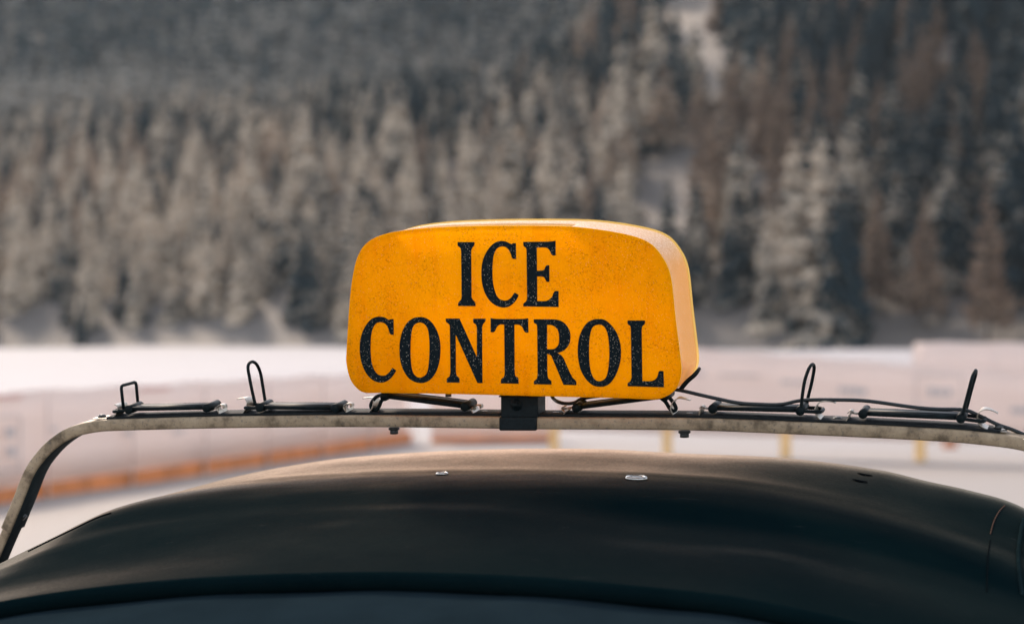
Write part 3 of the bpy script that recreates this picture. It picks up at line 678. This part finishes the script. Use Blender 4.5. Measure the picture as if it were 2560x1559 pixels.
# ------------------------------------------------------------------ roof rack
rack = empty('roof_rack', RK.L(-.55, .02, -.17), 'galvanised ski rack bar arched over the soft top with six rubber ski straps', 'roof rack')
DW = .045
def sweep(centre, hh, w_a, w_b, ch=.0022, fr=RK):
    """rounded rectangular bar: centre px path at w=0 plane, half height hh"""
    pts = spline([fr.P(x, y, 0) for x, y in centre], 8); V, Fc = [], []; n = len(pts)
    prof = []
    for (d, s_) in ((w_a, -1), (w_b, -1), (w_b, 1), (w_a, 1)):
        cx = ch if d == w_a else -ch
        if (d, s_) in ((w_a, -1), (w_b, 1)): prof += [(d, s_ * (hh - ch)), (d + cx * .3, s_ * (hh - ch * .3)), (d + cx, s_ * hh)]
        else: prof += [(d + cx, s_ * hh), (d + cx * .3, s_ * (hh - ch * .3)), (d, s_ * (hh - ch))]
    # order: front-bottom, back-bottom, back-top, front-top
    m = len(prof)
    for i, p in enumerate(pts):
        t = (pts[min(n - 1, i + 1)] - pts[max(0, i - 1)]).normalized(); nn = fr.w.cross(t) * -1
        nn = t.cross(fr.w) if t.cross(fr.w).dot(fr.v) > 0 or abs(t.dot(fr.u)) < .3 and False else -t.cross(fr.w)
        nn = nn.normalized()
        if nn.dot(fr.v) < 0: nn = -nn
        for d, h in prof: V.append(p + fr.w * d + nn * h)
    for i in range(n - 1):
        for k in range(m): Fc.append((i * m + k, i * m + (k + 1) % m, (i + 1) * m + (k + 1) % m, (i + 1) * m + k))
    Fc += [tuple(range(m - 1, -1, -1)), tuple((n - 1) * m + k for k in range(m))]
    return V, Fc
barpath = [(13, 1325), (45, 1247), (70, 1185), (93, 1149), (128, 1112), (175, 1082), (240, 1066), (330, 1061.5), (500, 1057), (700, 1054), (900, 1053), (1100, 1054.5), (1340, 1058), (1550, 1059), (1760, 1061.5), (2025, 1072), (2317, 1086), (2450, 1096), (2560, 1112), (2640, 1142), (2700, 1192), (2745, 1270), (2775, 1350)]
bar = fixn(obj('crossbar', *sweep(barpath, .0075, 0, DW), M_BAR, rack)); bar.data.set_sharp_from_angle(angle=math.radians(50))
M_UNDER = simple('shade painted bar underside', (.020, .026, .027), .8, var=.4, sc=60, spec=.1)  # underside shade put into the colour of the bar's lower face
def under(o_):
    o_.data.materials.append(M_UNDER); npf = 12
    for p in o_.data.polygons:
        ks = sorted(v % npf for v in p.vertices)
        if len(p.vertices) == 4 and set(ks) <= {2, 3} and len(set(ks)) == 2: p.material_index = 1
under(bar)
for pth in ([(16, 1318), (-8, 1372), (-40, 1450), (-66, 1520)], [(2773, 1345), (2790, 1400), (2815, 1490)]):
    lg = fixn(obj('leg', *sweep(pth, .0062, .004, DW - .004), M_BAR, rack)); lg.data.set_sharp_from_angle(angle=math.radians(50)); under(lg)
    e = RK.P(*pth[-1], .02); obj('foot', *join(boxf(Frame(e, RK.u, RK.w, RK.v), -.02, .02, -.03, .03, -.012, .004)), M_RUBD, lg, smooth=False)
# rubber liner along the top
def liner(path):
    return sweep([(x, y) for x, y in path], .0018, .005, DW - .004, .0009)
def topy(x):
    for i in range(len(barpath) - 1):
        if barpath[i][0] <= x <= barpath[i + 1][0]:
            return interp([p for p in barpath], x)
    return 1060
for x0, x1 in ((262, 1246), (1344, 2500)):
    ln_ = obj('rubber_liner', *liner([(x, topy(x) - (14 + 3.2 * (x / 2560)) - 2.6) for x in np.linspace(x0, x1, 26)]), M_RUBD, bar); fixn(ln_)
# bolts under the bar and bolt in the leg
for x, y, r in ((985, 1069, .0052), (1711, 1077, .0056)):
    p = RK.P(x, y, .020); obj('bolt', *join(cyl(p, p - RK.v * .0022, r * 1.35, 20), cyl(p - RK.v * .0022, p - RK.v * .0075, r, 20)), M_SCREW, bar)
p = RK.P(45, 1286, .026) ; obj('bolt', *join(cyl(p + RK.u * .001, p + RK.u * .007 - RK.v * .002, .0085, 20), cyl(p + RK.u * .005, p + RK.u * .010 - RK.v * .004, .005, 6)), M_SCREW, bar)
# clips ---------------------------------------------------------
WA, WB = .006, .036
def clip(path, screw, jaw=None, w0_=WA, w1_=WB):
    pts = spline([RK.P(x, y, w0_) for x, y in path], 6)
    c = obj('clip', *ribbon(pts, RK.w * (w1_ - w0_), .0011, ('start' if path[0][0] > 1600 else ('end' if 500 < path[0][0] < 1000 else None))), M_CLIP, rack); fixn(c); bevel(c, .0003, 1)
    sp_ = RK.P(*screw, (w0_ + w1_) / 2)
    obj('screw', *join(cyl(sp_ - RK.v * .001, sp_ + RK.v * .0012, .0058, 18), cyl(sp_ + RK.v * .001, sp_ + RK.v * .0022, .0040, 18)), M_SCREW, c)
    if jaw:  # narrow tongue that carries the pin
        pt = spline([RK.P(x, y, .014) for x, y in jaw], 5); obj('tongue', *ribbon(pt, RK.w * .014, .0012), M_CLIP, c)
    return c
clip([(229, 1047), (260, 1047), (277, 1045), (288, 1036), (294, 1024), (293, 1015), (285, 1011)], (255, 1040))
clip([(545, 1026), (548, 1035), (556, 1041.5), (590, 1041), (603, 1035), (613, 1022), (615, 1007), (608, 998), (600, 998), (583, 1001)], (580, 1034), [(545, 1030), (541, 1020), (547, 1013), (556, 1014), (558, 1021)])
clip([(864, 1024), (866, 1032), (874, 1038), (908, 1038), (920, 1032), (930, 1019), (932, 1006), (927, 998), (918, 997), (899, 999)], (897, 1031), [(863, 1028), (858, 1017), (864, 1010), (874, 1011), (876, 1018)])
clip([(1177, 1024), (1182, 1032), (1190, 1037), (1205, 1038.5), (1231, 1039)], (1212, 1031), [(1180, 1028), (1184, 1018), (1190, 1013), (1199, 1014), (1200, 1021)])
clip([(1425, 1022), (1415, 1028), (1406, 1037), (1396, 1041), (1363, 1042)], (1390, 1034), [(1412, 1032), (1404, 1024), (1405, 1018), (1412, 1016)])
clip([(1721, 1004), (1706, 1000), (1692, 998), (1682, 1004), (1676, 1016), (1677, 1027), (1689, 1042), (1715, 1043.5), (1738, 1044), (1748, 1036), (1751, 1026)], (1724, 1036), [(1748, 1036), (1750, 1024), (1758, 1019), (1752, 1016), (1748, 1021)])
clip([(2086, 1010.5), (2072, 1006.5), (2056, 1005.5), (2044, 1010), (2037, 1022), (2040, 1036), (2054, 1051), (2080, 1054), (2108, 1055), (2119, 1047), (2123, 1036)], (2094, 1046), [(2120, 1046), (2124, 1034), (2131, 1030), (2125, 1027), (2119, 1033)])
clip([(2493, 1037), (2478, 1029), (2462, 1025), (2450, 1029), (2443, 1040), (2444, 1054), (2458, 1069), (2482, 1077), (2516, 1080)], (2496, 1067))
# straps --------------------------------------------------------
def slab(x0, y0, x1, y1, th, wa, wb):   # two parallel rubber strands plus web
    a, b = RK.P(x0, y0, 0), RK.P(x1, y1, 0); t = (b - a).normalized(); nn = RK.w.cross(t).normalized()
    parts = []
    for w in (wa + th, wb - th):
        parts.append(tube([a + RK.w * w, a * .5 + b * .5 + RK.w * w - nn * 0, b + RK.w * w], th, 12))
    parts.append(box8([a + RK.w * (wa + th) - nn * th * .85, b + RK.w * (wa + th) - nn * th * .85, b + RK.w * (wa + th) + nn * th * .85, a + RK.w * (wa + th) + nn * th * .85], RK.w * (wb - wa - 2 * th)))
    return join(*parts)
def roller(x, y, rp_, wa=.002, wb=.042, metal=False):
    a, b = RK.P(x, y, wa), RK.P(x, y, wb)
    b = a + RK.w * (wb - wa); return tube([a - RK.w * .0, a + RK.w * .0008, b - RK.w * .0008, b], [rp_ * .86, rp_, rp_, rp_ * .86], 24)
def strap(name_lbl, roll, tog, thick, nose, loop, sq=False, pin=None):
    s_ = obj('strap', *slab(roll[0], roll[1], tog[0], tog[1], thick, .004, .038), M_RUB, rack, label=name_lbl)
    ro = obj('roller', *roller(roll[0], roll[1], .0056), M_RUB, s_); tg = obj('toggle', *roller(tog[0], tog[1], .0058), M_RUB, s_)
    sgn = 1 if roll[0] > tog[0] else -1
    if nose:
        t0_, n1_, n2_ = RK.P(tog[0], tog[1], .006), RK.P(nose[0] + sgn * 12, nose[1] - 1, .006), RK.P(nose[0], nose[1], .006)
        pts = [t0_, n1_, n2_ + RK.w * .005, n2_ + RK.w * .025, n1_ + RK.w * .03, t0_ + RK.w * .03]
        obj('nose_loop', *tube(spline(pts, 5), .0023, 10), M_RUB, s_)
    if loop:
        pts = [RK.P(x, y, w) for x, y, w in loop]
        if sq:
            q = []
            for i, p in enumerate(pts):
                if 0 < i < len(pts) - 1:
                    a, b = (pts[i - 1] - p), (pts[i + 1] - p); q += [p + a.normalized() * .004, p + (a.normalized() + b.normalized()) * .0012, p + b.normalized() * .004]
                else: q.append(p)
            pts = q
        else: pts = spline(pts, 8)
        obj('pull_loop', *tube(pts, .0021, 12), M_RUB, s_)
    if pin: obj('pin', *tube([RK.P(x, y, .020) for x, y in pin], .0014, 8), M_CLIP, s_)
    return s_
strap('ski strap with a square upright pull loop', (515, 1020), (320, 1024), .0029, (281, 1029), [(309, 1022, .004), (302.5, 964, .004), (340, 954, .042), (345, 1011, .042)], True, [(508, 1022), (545, 1020)])
strap('ski strap with a tall rounded pull loop', (836, 1021), (648, 1019), .0029, (610, 1020), [(638, 1010, .004), (630, 975, .004), (623.5, 942, .004), (620, 920, .006), (623, 908, .012), (632, 904, .02), (642, 911, .03), (651, 932, .040), (657, 965, .042), (663, 1003, .042)], False, [(828, 1023), (865, 1017)])
strap('ski strap pulled up under the sign', (1161, 1017), (960, 991), .0034, None, None, False, [(1156, 1017), (1190, 1021)])
obj('ring', *tube(spline([RK.P(x, y, .012) for x, y in ((975, 990), (955, 1000), (948, 1015), (940, 1024), (929, 1020), (928, 1008), (938, 994), (948, 988), (962, 986))], 5), .0024, 10), M_RUB, rack)
strap('ski strap slanting up behind the sign base', (1440, 1020), (1660, 992), .0029, None, [(1700, 972, .004), (1716, 953, .004), (1734, 937, .006), (1745, 925, .014), (1748, 922, .024), (1738, 937, .034), (1720, 953, .036), (1704, 972, .036)], False, [(1430, 1018), (1407, 1022)])
obj('ring', *tube(spline([RK.P(x, y, .012) for x, y in ((1650, 992), (1664, 1004), (1674, 1020), (1684, 1027), (1690, 1020), (1684, 1007), (1672, 992), (1664, 986))], 5), .0024, 10), M_RUB, rack)
strap('ski strap with a leaning narrow pull loop', (1781, 1022), (2000, 1027), .0030, (2051, 1030), [(2003, 1018, .004), (2006, 987, .004), (2012, 951, .004), (2021, 924, .006), (2028, 912, .014), (2034, 912, .024), (2035, 924, .036), (2029, 957, .041), (2022, 985, .042), (2016, 1014, .042)], False, [(1776, 1021), (1752, 1018)])
strap('ski strap with a slanting pull loop at the right end', (2157, 1035), (2402, 1046), .0031, (2460, 1053), [(2406, 1036, .004), (2415, 1002, .004), (2424, 968, .004), (2431, 942, .006), (2437, 928, .014), (2440, 927, .024), (2438, 940, .036), (2430, 968, .041), (2421, 1002, .042), (2412, 1036, .042)], False, [(2150, 1034), (2126, 1030)])
# ------------------------------------------------------------------ sign
WS0, WS1 = -.035, .080
sign = empty('roof_sign', RK.L(0, .02, .0085), 'yellow roof sign box lettered ICE CONTROL on a black bracket', 'sign')
outl = [(865.5, 883), (871, 790), (877, 721), (886, 667), (898, 632), (917, 607), (948, 589.5), (994.5, 578), (1072, 569.5), (1188, 565), (1303.5, 564), (1419.5, 566), (1497, 574), (1555, 584), (1597, 595), (1628, 611), (1651, 636), (1670.5, 671), (1680, 713), (1688, 790.5), (1697.6, 868), (1703, 922), (1699.5, 949), (1686, 976), (1663, 991.5), (1632, 998), (1535, 994.5), (1342, 990), (1149, 985), (956, 982), (909.5, 980.6), (886, 964), (873, 941), (866, 910)]
OUT = spline([RK.P(x, y, WS0) for x, y in outl], 5, True)
cen = sum(OUT, Vector()) / len(OUT)
def ringat(dw, ins):     # outline moved back by dw and inset by ins metres
    res = []; n = len(OUT)
    for i, p in enumerate(OUT):
        t = (OUT[(i + 1) % n] - OUT[i - 1]).normalized(); nn = t.cross(RK.w).normalized()
        if nn.dot(cen - p) < 0: nn = -nn
        res.append(p + nn * ins + RK.w * dw)
    return res
def shell(steps, capa=True, capb=True):
    V, Fc = [], []; n = len(OUT)
    for dw, ins in steps: V += ringat(dw, ins)
    for s_ in range(len(steps) - 1):
        for k in range(n): Fc.append((s_ * n + k, s_ * n + (k + 1) % n, (s_ + 1) * n + (k + 1) % n, (s_ + 1) * n + k))
    if capa: Fc.append(tuple(range(n - 1, -1, -1)))
    if capb: Fc.append(tuple((len(steps) - 1) * n + k for k in range(n)))
    return V, Fc
fp = fixn(obj('front_panel', *shell([(0, .0006), (.0003, .0001), (.0010, 0), (.0022, 0), (.0026, .0005)]), M_FACE, sign)); fp.data.set_sharp_from_angle(angle=math.radians(60))
ed = fixn(obj('panel_edge', *shell([(.0030, .0016), (.0030, .0002), (.0042, .0), (.0052, .0012), (.0052, .0032)], False, False), M_EDGE, sign))
bp = fixn(obj('back_panel', *shell([(WS1 - WS0, .0006), (WS1 - WS0 + .0005, .0), (WS1 - WS0 + .0024, 0), (WS1 - WS0 + .003, .0008)]), M_BACK, sign)); bp.data.set_sharp_from_angle(angle=math.radians(60))
# rim band: full depth except a slot along the top left
n = len(OUT); stp = [(.006, .0022), (.016, .0014), (.045, .0012), (.085, .0012), (.105, .0014), (.1135, .0020)]
slot0 = min(range(n), key=lambda i: (OUT[i] - RK.P(985, 580, WS0)).length); slot1 = min(range(n), key=lambda i: (OUT[i] - RK.P(1417, 566, WS0)).length)
V, Fc = [], []
for dw, ins in stp: V += ringat(dw, ins)
for s_ in range(len(stp) - 1):
    for k in range(n):
        if s_ < 2 and slot0 <= k < slot1: continue
        Fc.append((s_ * n + k, s_ * n + (k + 1) % n, (s_ + 1) * n + (k + 1) % n, (s_ + 1) * n + k))
rim = fixn(obj('rim_band', V, Fc, M_RIM, sign)); sd_ = rim.modifiers.new('thick', 'SOLIDIFY'); sd_.thickness = .0012
r0, r1 = ringat(.006, .0065), ringat(.040, .0060); V = r0[slot0 - 2:slot1 + 3] + r1[slot0 - 2:slot1 + 3]; h_ = len(V) // 2
obj('slot_strip', V, [(k, k + 1, h_ + k + 1, h_ + k) for k in range(h_ - 1)], M_BACK, sign)
# letters
def let(org, sc, pts, holes=()):
    def cv(pl, closed_smooth=False):
        P2 = [(Vector((org[0] + p[0] * sc, org[1] + p[1] * sc, 0)), len(p) > 2) for p in pl]
        if closed_smooth: return spline([p for p, _ in P2], 4, True)
        ci = [i for i, (_, c) in enumerate(P2) if c]; out = []; n_ = len(P2)
        for a, b in zip(ci, ci[1:] + [ci[0] + n_]):
            seg = [P2[j % n_][0] for j in range(a, b + 1)]
            out += (spline(seg, 5)[:-1] if len(seg) > 2 else [seg[0]])
        return out
    loops = [cv(pts, not any(len(p) > 2 for p in pts))] + [cv(h, not any(len(p) > 2 for p in h)) for h in holes]
    cu = bpy.data.curves.new('lettercurve', 'CURVE'); cu.dimensions = '2D'; cu.fill_mode = 'BOTH'; cu.extrude = .5; cu.resolution_u = 1
    for lp in loops:
        s_ = cu.splines.new('POLY'); s_.points.add(len(lp) - 1); s_.use_cyclic_u = True
        for k, q in enumerate(lp): s_.points[k].co = (q.x, q.y, 0, 1)
    tmp = bpy.data.objects.new('tmp', cu); COL.objects.link(tmp); dg = bpy.context.evaluated_depsgraph_get(); me = bpy.data.meshes.new_from_object(tmp.evaluated_get(dg))
    V = [RK.P(v.co.x, v.co.y, WS0 - .0005 if v.co.z < 0 else WS0 + .0002) for v in me.vertices]; Fc = [tuple(p.vertices) for p in me.polygons]
    bpy.data.objects.remove(tmp); bpy.data.curves.remove(cu); bpy.data.meshes.remove(me)
    o_ = obj('letter', V, Fc, M_LET, sign, smooth=False); bm = bmesh.new(); bm.from_mesh(o_.data); bmesh.ops.remove_doubles(bm, verts=bm.verts, dist=1e-6); bmesh.ops.recalc_face_normals(bm, faces=bm.faces); bm.to_mesh(o_.data); bm.free()
c = 1
ZA = ((1130, 590), .12658); ZB = ((890, 780), .12658); ZC = ((1100, 780), .12658); ZD = ((1320, 780), .13326); ZE = ((1540, 780), .13322)
let(*ZA, [(110, 118, c), (443, 118, c), (440, 180), (400, 235), (380, 300, c), (388, 1190, c), (400, 1240), (445, 1290), (465, 1340), (466, 1383, c), (120, 1380, c), (122, 1330), (140, 1295), (178, 1250), (190, 1190, c), (180, 300, c), (165, 235), (115, 190)])
let(*ZA, [(1263, 140, c), (1268, 455, c), (1210, 450), (1180, 420), (1160, 350), (1120, 270), (1060, 220), (1000, 205), (930, 220), (870, 270), (825, 380), (803, 560), (800, 740), (808, 900), (835, 1040), (880, 1170), (940, 1240), (1010, 1270), (1090, 1265), (1160, 1220), (1205, 1160), (1238, 1112, c), (1320, 1165, c), (1270, 1260), (1200, 1340), (1110, 1395), (1000, 1408), (890, 1380), (780, 1310), (690, 1200), (620, 1040), (585, 860), (583, 640), (610, 480), (665, 340), (750, 215), (850, 130), (960, 97), (1060, 107), (1130, 140), (1175, 158, c), (1205, 142)])
let(*ZA, [(1407, 115, c), (1880, 110, c), (1980, 102), (2047, 92, c), (2048, 382, c), (1985, 380), (1955, 345), (1930, 290), (1885, 240), (1820, 226), (1675, 226, c), (1680, 685, c), (1760, 680), (1815, 665), (1840, 620), (1865, 580), (1922, 575, c), (1925, 900, c), (1870, 898), (1840, 850), (1815, 812), (1760, 797), (1682, 797, c), (1684, 1280, c), (1800, 1283), (1880, 1272), (1940, 1235), (1980, 1190), (2005, 1120), (2040, 1083), (2105, 1083, c), (2107, 1400, c), (1408, 1388, c), (1412, 1330), (1460, 1290), (1480, 1240), (1482, 1180, c), (1472, 290, c), (1460, 235), (1412, 190)])
let(*ZB, [(742, 137, c), (747, 447, c), (690, 440), (665, 410), (640, 330), (600, 255), (545, 210), (480, 198), (410, 215), (360, 270), (315, 380), (292, 560), (290, 760), (305, 960), (340, 1090), (395, 1190), (450, 1235), (520, 1253), (590, 1240), (650, 1190), (690, 1140), (717, 1095, c), (797, 1150, c), (740, 1240), (670, 1320), (590, 1370), (490, 1390), (380, 1365), (280, 1300), (185, 1180), (110, 1000), (77, 820), (75, 640), (105, 460), (165, 310), (255, 180), (350, 110), (460, 88), (550, 100), (620, 135), (650, 155, c), (685, 138)])
let(*ZB, [(1265, 95), (1400, 125), (1520, 230), (1610, 390), (1660, 570), (1670, 760), (1650, 960), (1590, 1160), (1490, 1310), (1380, 1380), (1270, 1398), (1150, 1370), (1030, 1290), (930, 1130), (875, 950), (858, 750), (870, 560), (920, 370), (1010, 210), (1130, 120)],
    [[(1265, 203), (1350, 235), (1405, 310), (1435, 420), (1450, 620), (1450, 800), (1440, 980), (1415, 1150), (1370, 1240), (1270, 1290), (1180, 1260), (1120, 1170), (1088, 1000), (1077, 760), (1085, 520), (1110, 340), (1165, 240)]])
let(*ZC, [(115, 125, c), (385, 125, c), (728, 885, c), (728, 300, c), (705, 240), (660, 205), (655, 128, c), (900, 128, c), (895, 180), (850, 240), (833, 300, c), (840, 1398, c), (738, 1396, c), (310, 440, c), (315, 1180, c), (330, 1250), (380, 1300), (388, 1390, c), (133, 1388, c), (138, 1310), (190, 1260), (205, 1180, c), (195, 300, c), (180, 240), (120, 190)])
let(*ZC, [(1000, 112, c), (1090, 130), (1375, 135), (1640, 132), (1743, 118, c), (1747, 403, c), (1690, 400), (1655, 360), (1620, 290), (1560, 248), (1470, 246, c), (1475, 1180, c), (1490, 1260), (1545, 1300), (1555, 1412, c), (1203, 1405, c), (1210, 1320), (1265, 1270), (1277, 1190, c), (1268, 245, c), (1185, 245), (1130, 285), (1095, 355), (1065, 392), (1000, 393, c)])
let(*ZD, [(108, 133, c), (400, 133), (530, 138), (640, 175), (730, 255), (785, 360), (797, 470), (780, 580), (725, 670), (650, 730), (555, 768, c), (620, 805), (670, 870), (710, 960), (800, 1160, c), (840, 1230), (900, 1290), (908, 1366, c), (665, 1360, c), (560, 1110), (460, 870, c), (430, 810), (362, 782, c), (364, 1120, c), (370, 1200), (385, 1245), (435, 1290), (442, 1357, c), (110, 1350, c), (115, 1290), (165, 1245), (180, 1170, c), (172, 300, c), (160, 230), (112, 200)],
    [[(358, 238, c), (430, 240), (500, 270), (560, 340), (582, 450), (578, 580), (540, 650), (480, 690), (360, 693, c)]])
let(*ZD, [(1330, 127), (1440, 145), (1560, 240), (1670, 400), (1730, 580), (1745, 760), (1730, 930), (1670, 1130), (1570, 1300), (1460, 1380), (1340, 1397), (1220, 1370), (1100, 1270), (1000, 1110), (950, 930), (932, 730), (950, 520), (1010, 340), (1110, 200), (1220, 140)],
    [[(1330, 232), (1415, 260), (1470, 340), (1505, 470), (1522, 640), (1525, 820), (1510, 1030), (1480, 1180), (1430, 1260), (1340, 1292), (1260, 1265), (1195, 1160), (1160, 1000), (1147, 780), (1150, 570), (1175, 380), (1225, 270)]])
let(*ZE, [(215, 155, c), (545, 155, c), (540, 220), (495, 265), (483, 330, c), (495, 1290, c), (600, 1293), (680, 1285), (740, 1255), (780, 1195), (800, 1120), (825, 1100), (893, 1104, c), (900, 1408, c), (218, 1388, c), (222, 1330), (270, 1290), (292, 1230, c), (278, 320, c), (265, 260), (220, 220)])
# bracket
def pq(x0, y0, x1, y1, wf): return [RK.P(x0, y1, wf), RK.P(x1, y1, wf), RK.P(x1, y0, wf), RK.P(x0, y0, wf)]
br = obj('bracket', *join(box8(pq(1252, 985, 1345, 1043, -.001), RK.w * .038), box8(pq(1246, 989, 1350, 992.5, -.004), RK.w * .05)), M_BLK, sign); fixn(br); bevel(br, .0012)
sl = obj('clamp_sleeve', *box8(pq(1247, 1042, 1341, 1076.5, -.0035), RK.w * .053), M_BLK, sign); fixn(sl); bevel(sl, .0022, 3)
p = RK.P(1291, 1011, -.001); obj('bolt', *join(cyl(p, p - RK.w * .0012, .0078, 24), cyl(p - RK.w * .001, p - RK.w * .004, .0045, 6)), M_BLK, br)
p = RK.P(1121, 984, -.01); obj('screw', *cyl(p, p - RK.v * .0035, .0038, 16), M_SCREW, sign)
p1 = [RK.P(x, y, .03) for x, y in ((1697, 905), (1706, 912), (1708, 924), (1702, 938), (1692, 948))]
obj('inner_tab', *ribbon(spline(p1, 5), RK.w * .02, .001), M_FACE, sign)
# cable
cb = [(1378, 985, .05), (1384, 996, .05), (1396, 1004, .04), (1414, 1008, .035), (1436, 1006, .035), (1456, 996, .04), (1500, 989, .05), (1580, 985, .05), (1640, 976, .035), (1687, 973, .022), (1770, 991, .022), (1843, 1006, .022), (1900, 1010, .022), (1952, 1010, .022), (2007, 1000, .022), (2098, 999, .02), (2171, 1002, .02), (2281, 1017, .02), (2340, 1022, .02), (2409, 1024, .02), (2445, 1037, .02), (2493, 1060, .022), (2530, 1073, .026), (2570, 1090, .03), (2640, 1120, .04), (2700, 1170, .05), (2760, 1300, .055)]
pc = spline([RK.P(*q) for q in cb], 6)
co_ = obj('cable', *tube(pc, .0023, 12), M_CABLE, None, True, RK.P(1378, 985, .05))
tag(co_, 'black power cable snaking from the yellow sign along the rack to the right', 'cable')

# ------------------------------------------------------------------ air
mh = bpy.data.materials.new('haze air'); mh.use_nodes = True; nt = mh.node_tree; nt.nodes.clear()
pv = nt.nodes.new('ShaderNodeVolumePrincipled'); mo = nt.nodes.new('ShaderNodeOutputMaterial'); nt.links.new(pv.outputs[0], mo.inputs['Volume'])
pv.inputs['Color'].default_value = (.72, .80, .84, 1); pv.inputs['Density'].default_value = .00012; pv.inputs['Anisotropy'].default_value = .2
hz = obj('haze', *boxf(Frame(Vector((0, 0, 0)), Vector((1, 0, 0)), Vector((0, 1, 0)), Vector((0, 0, 1))), -860, 860, -410, 1340, -3, 330), mh, None, False)
tag(hz, 'thin pale winter air over the valley', None, None, 'stuff')
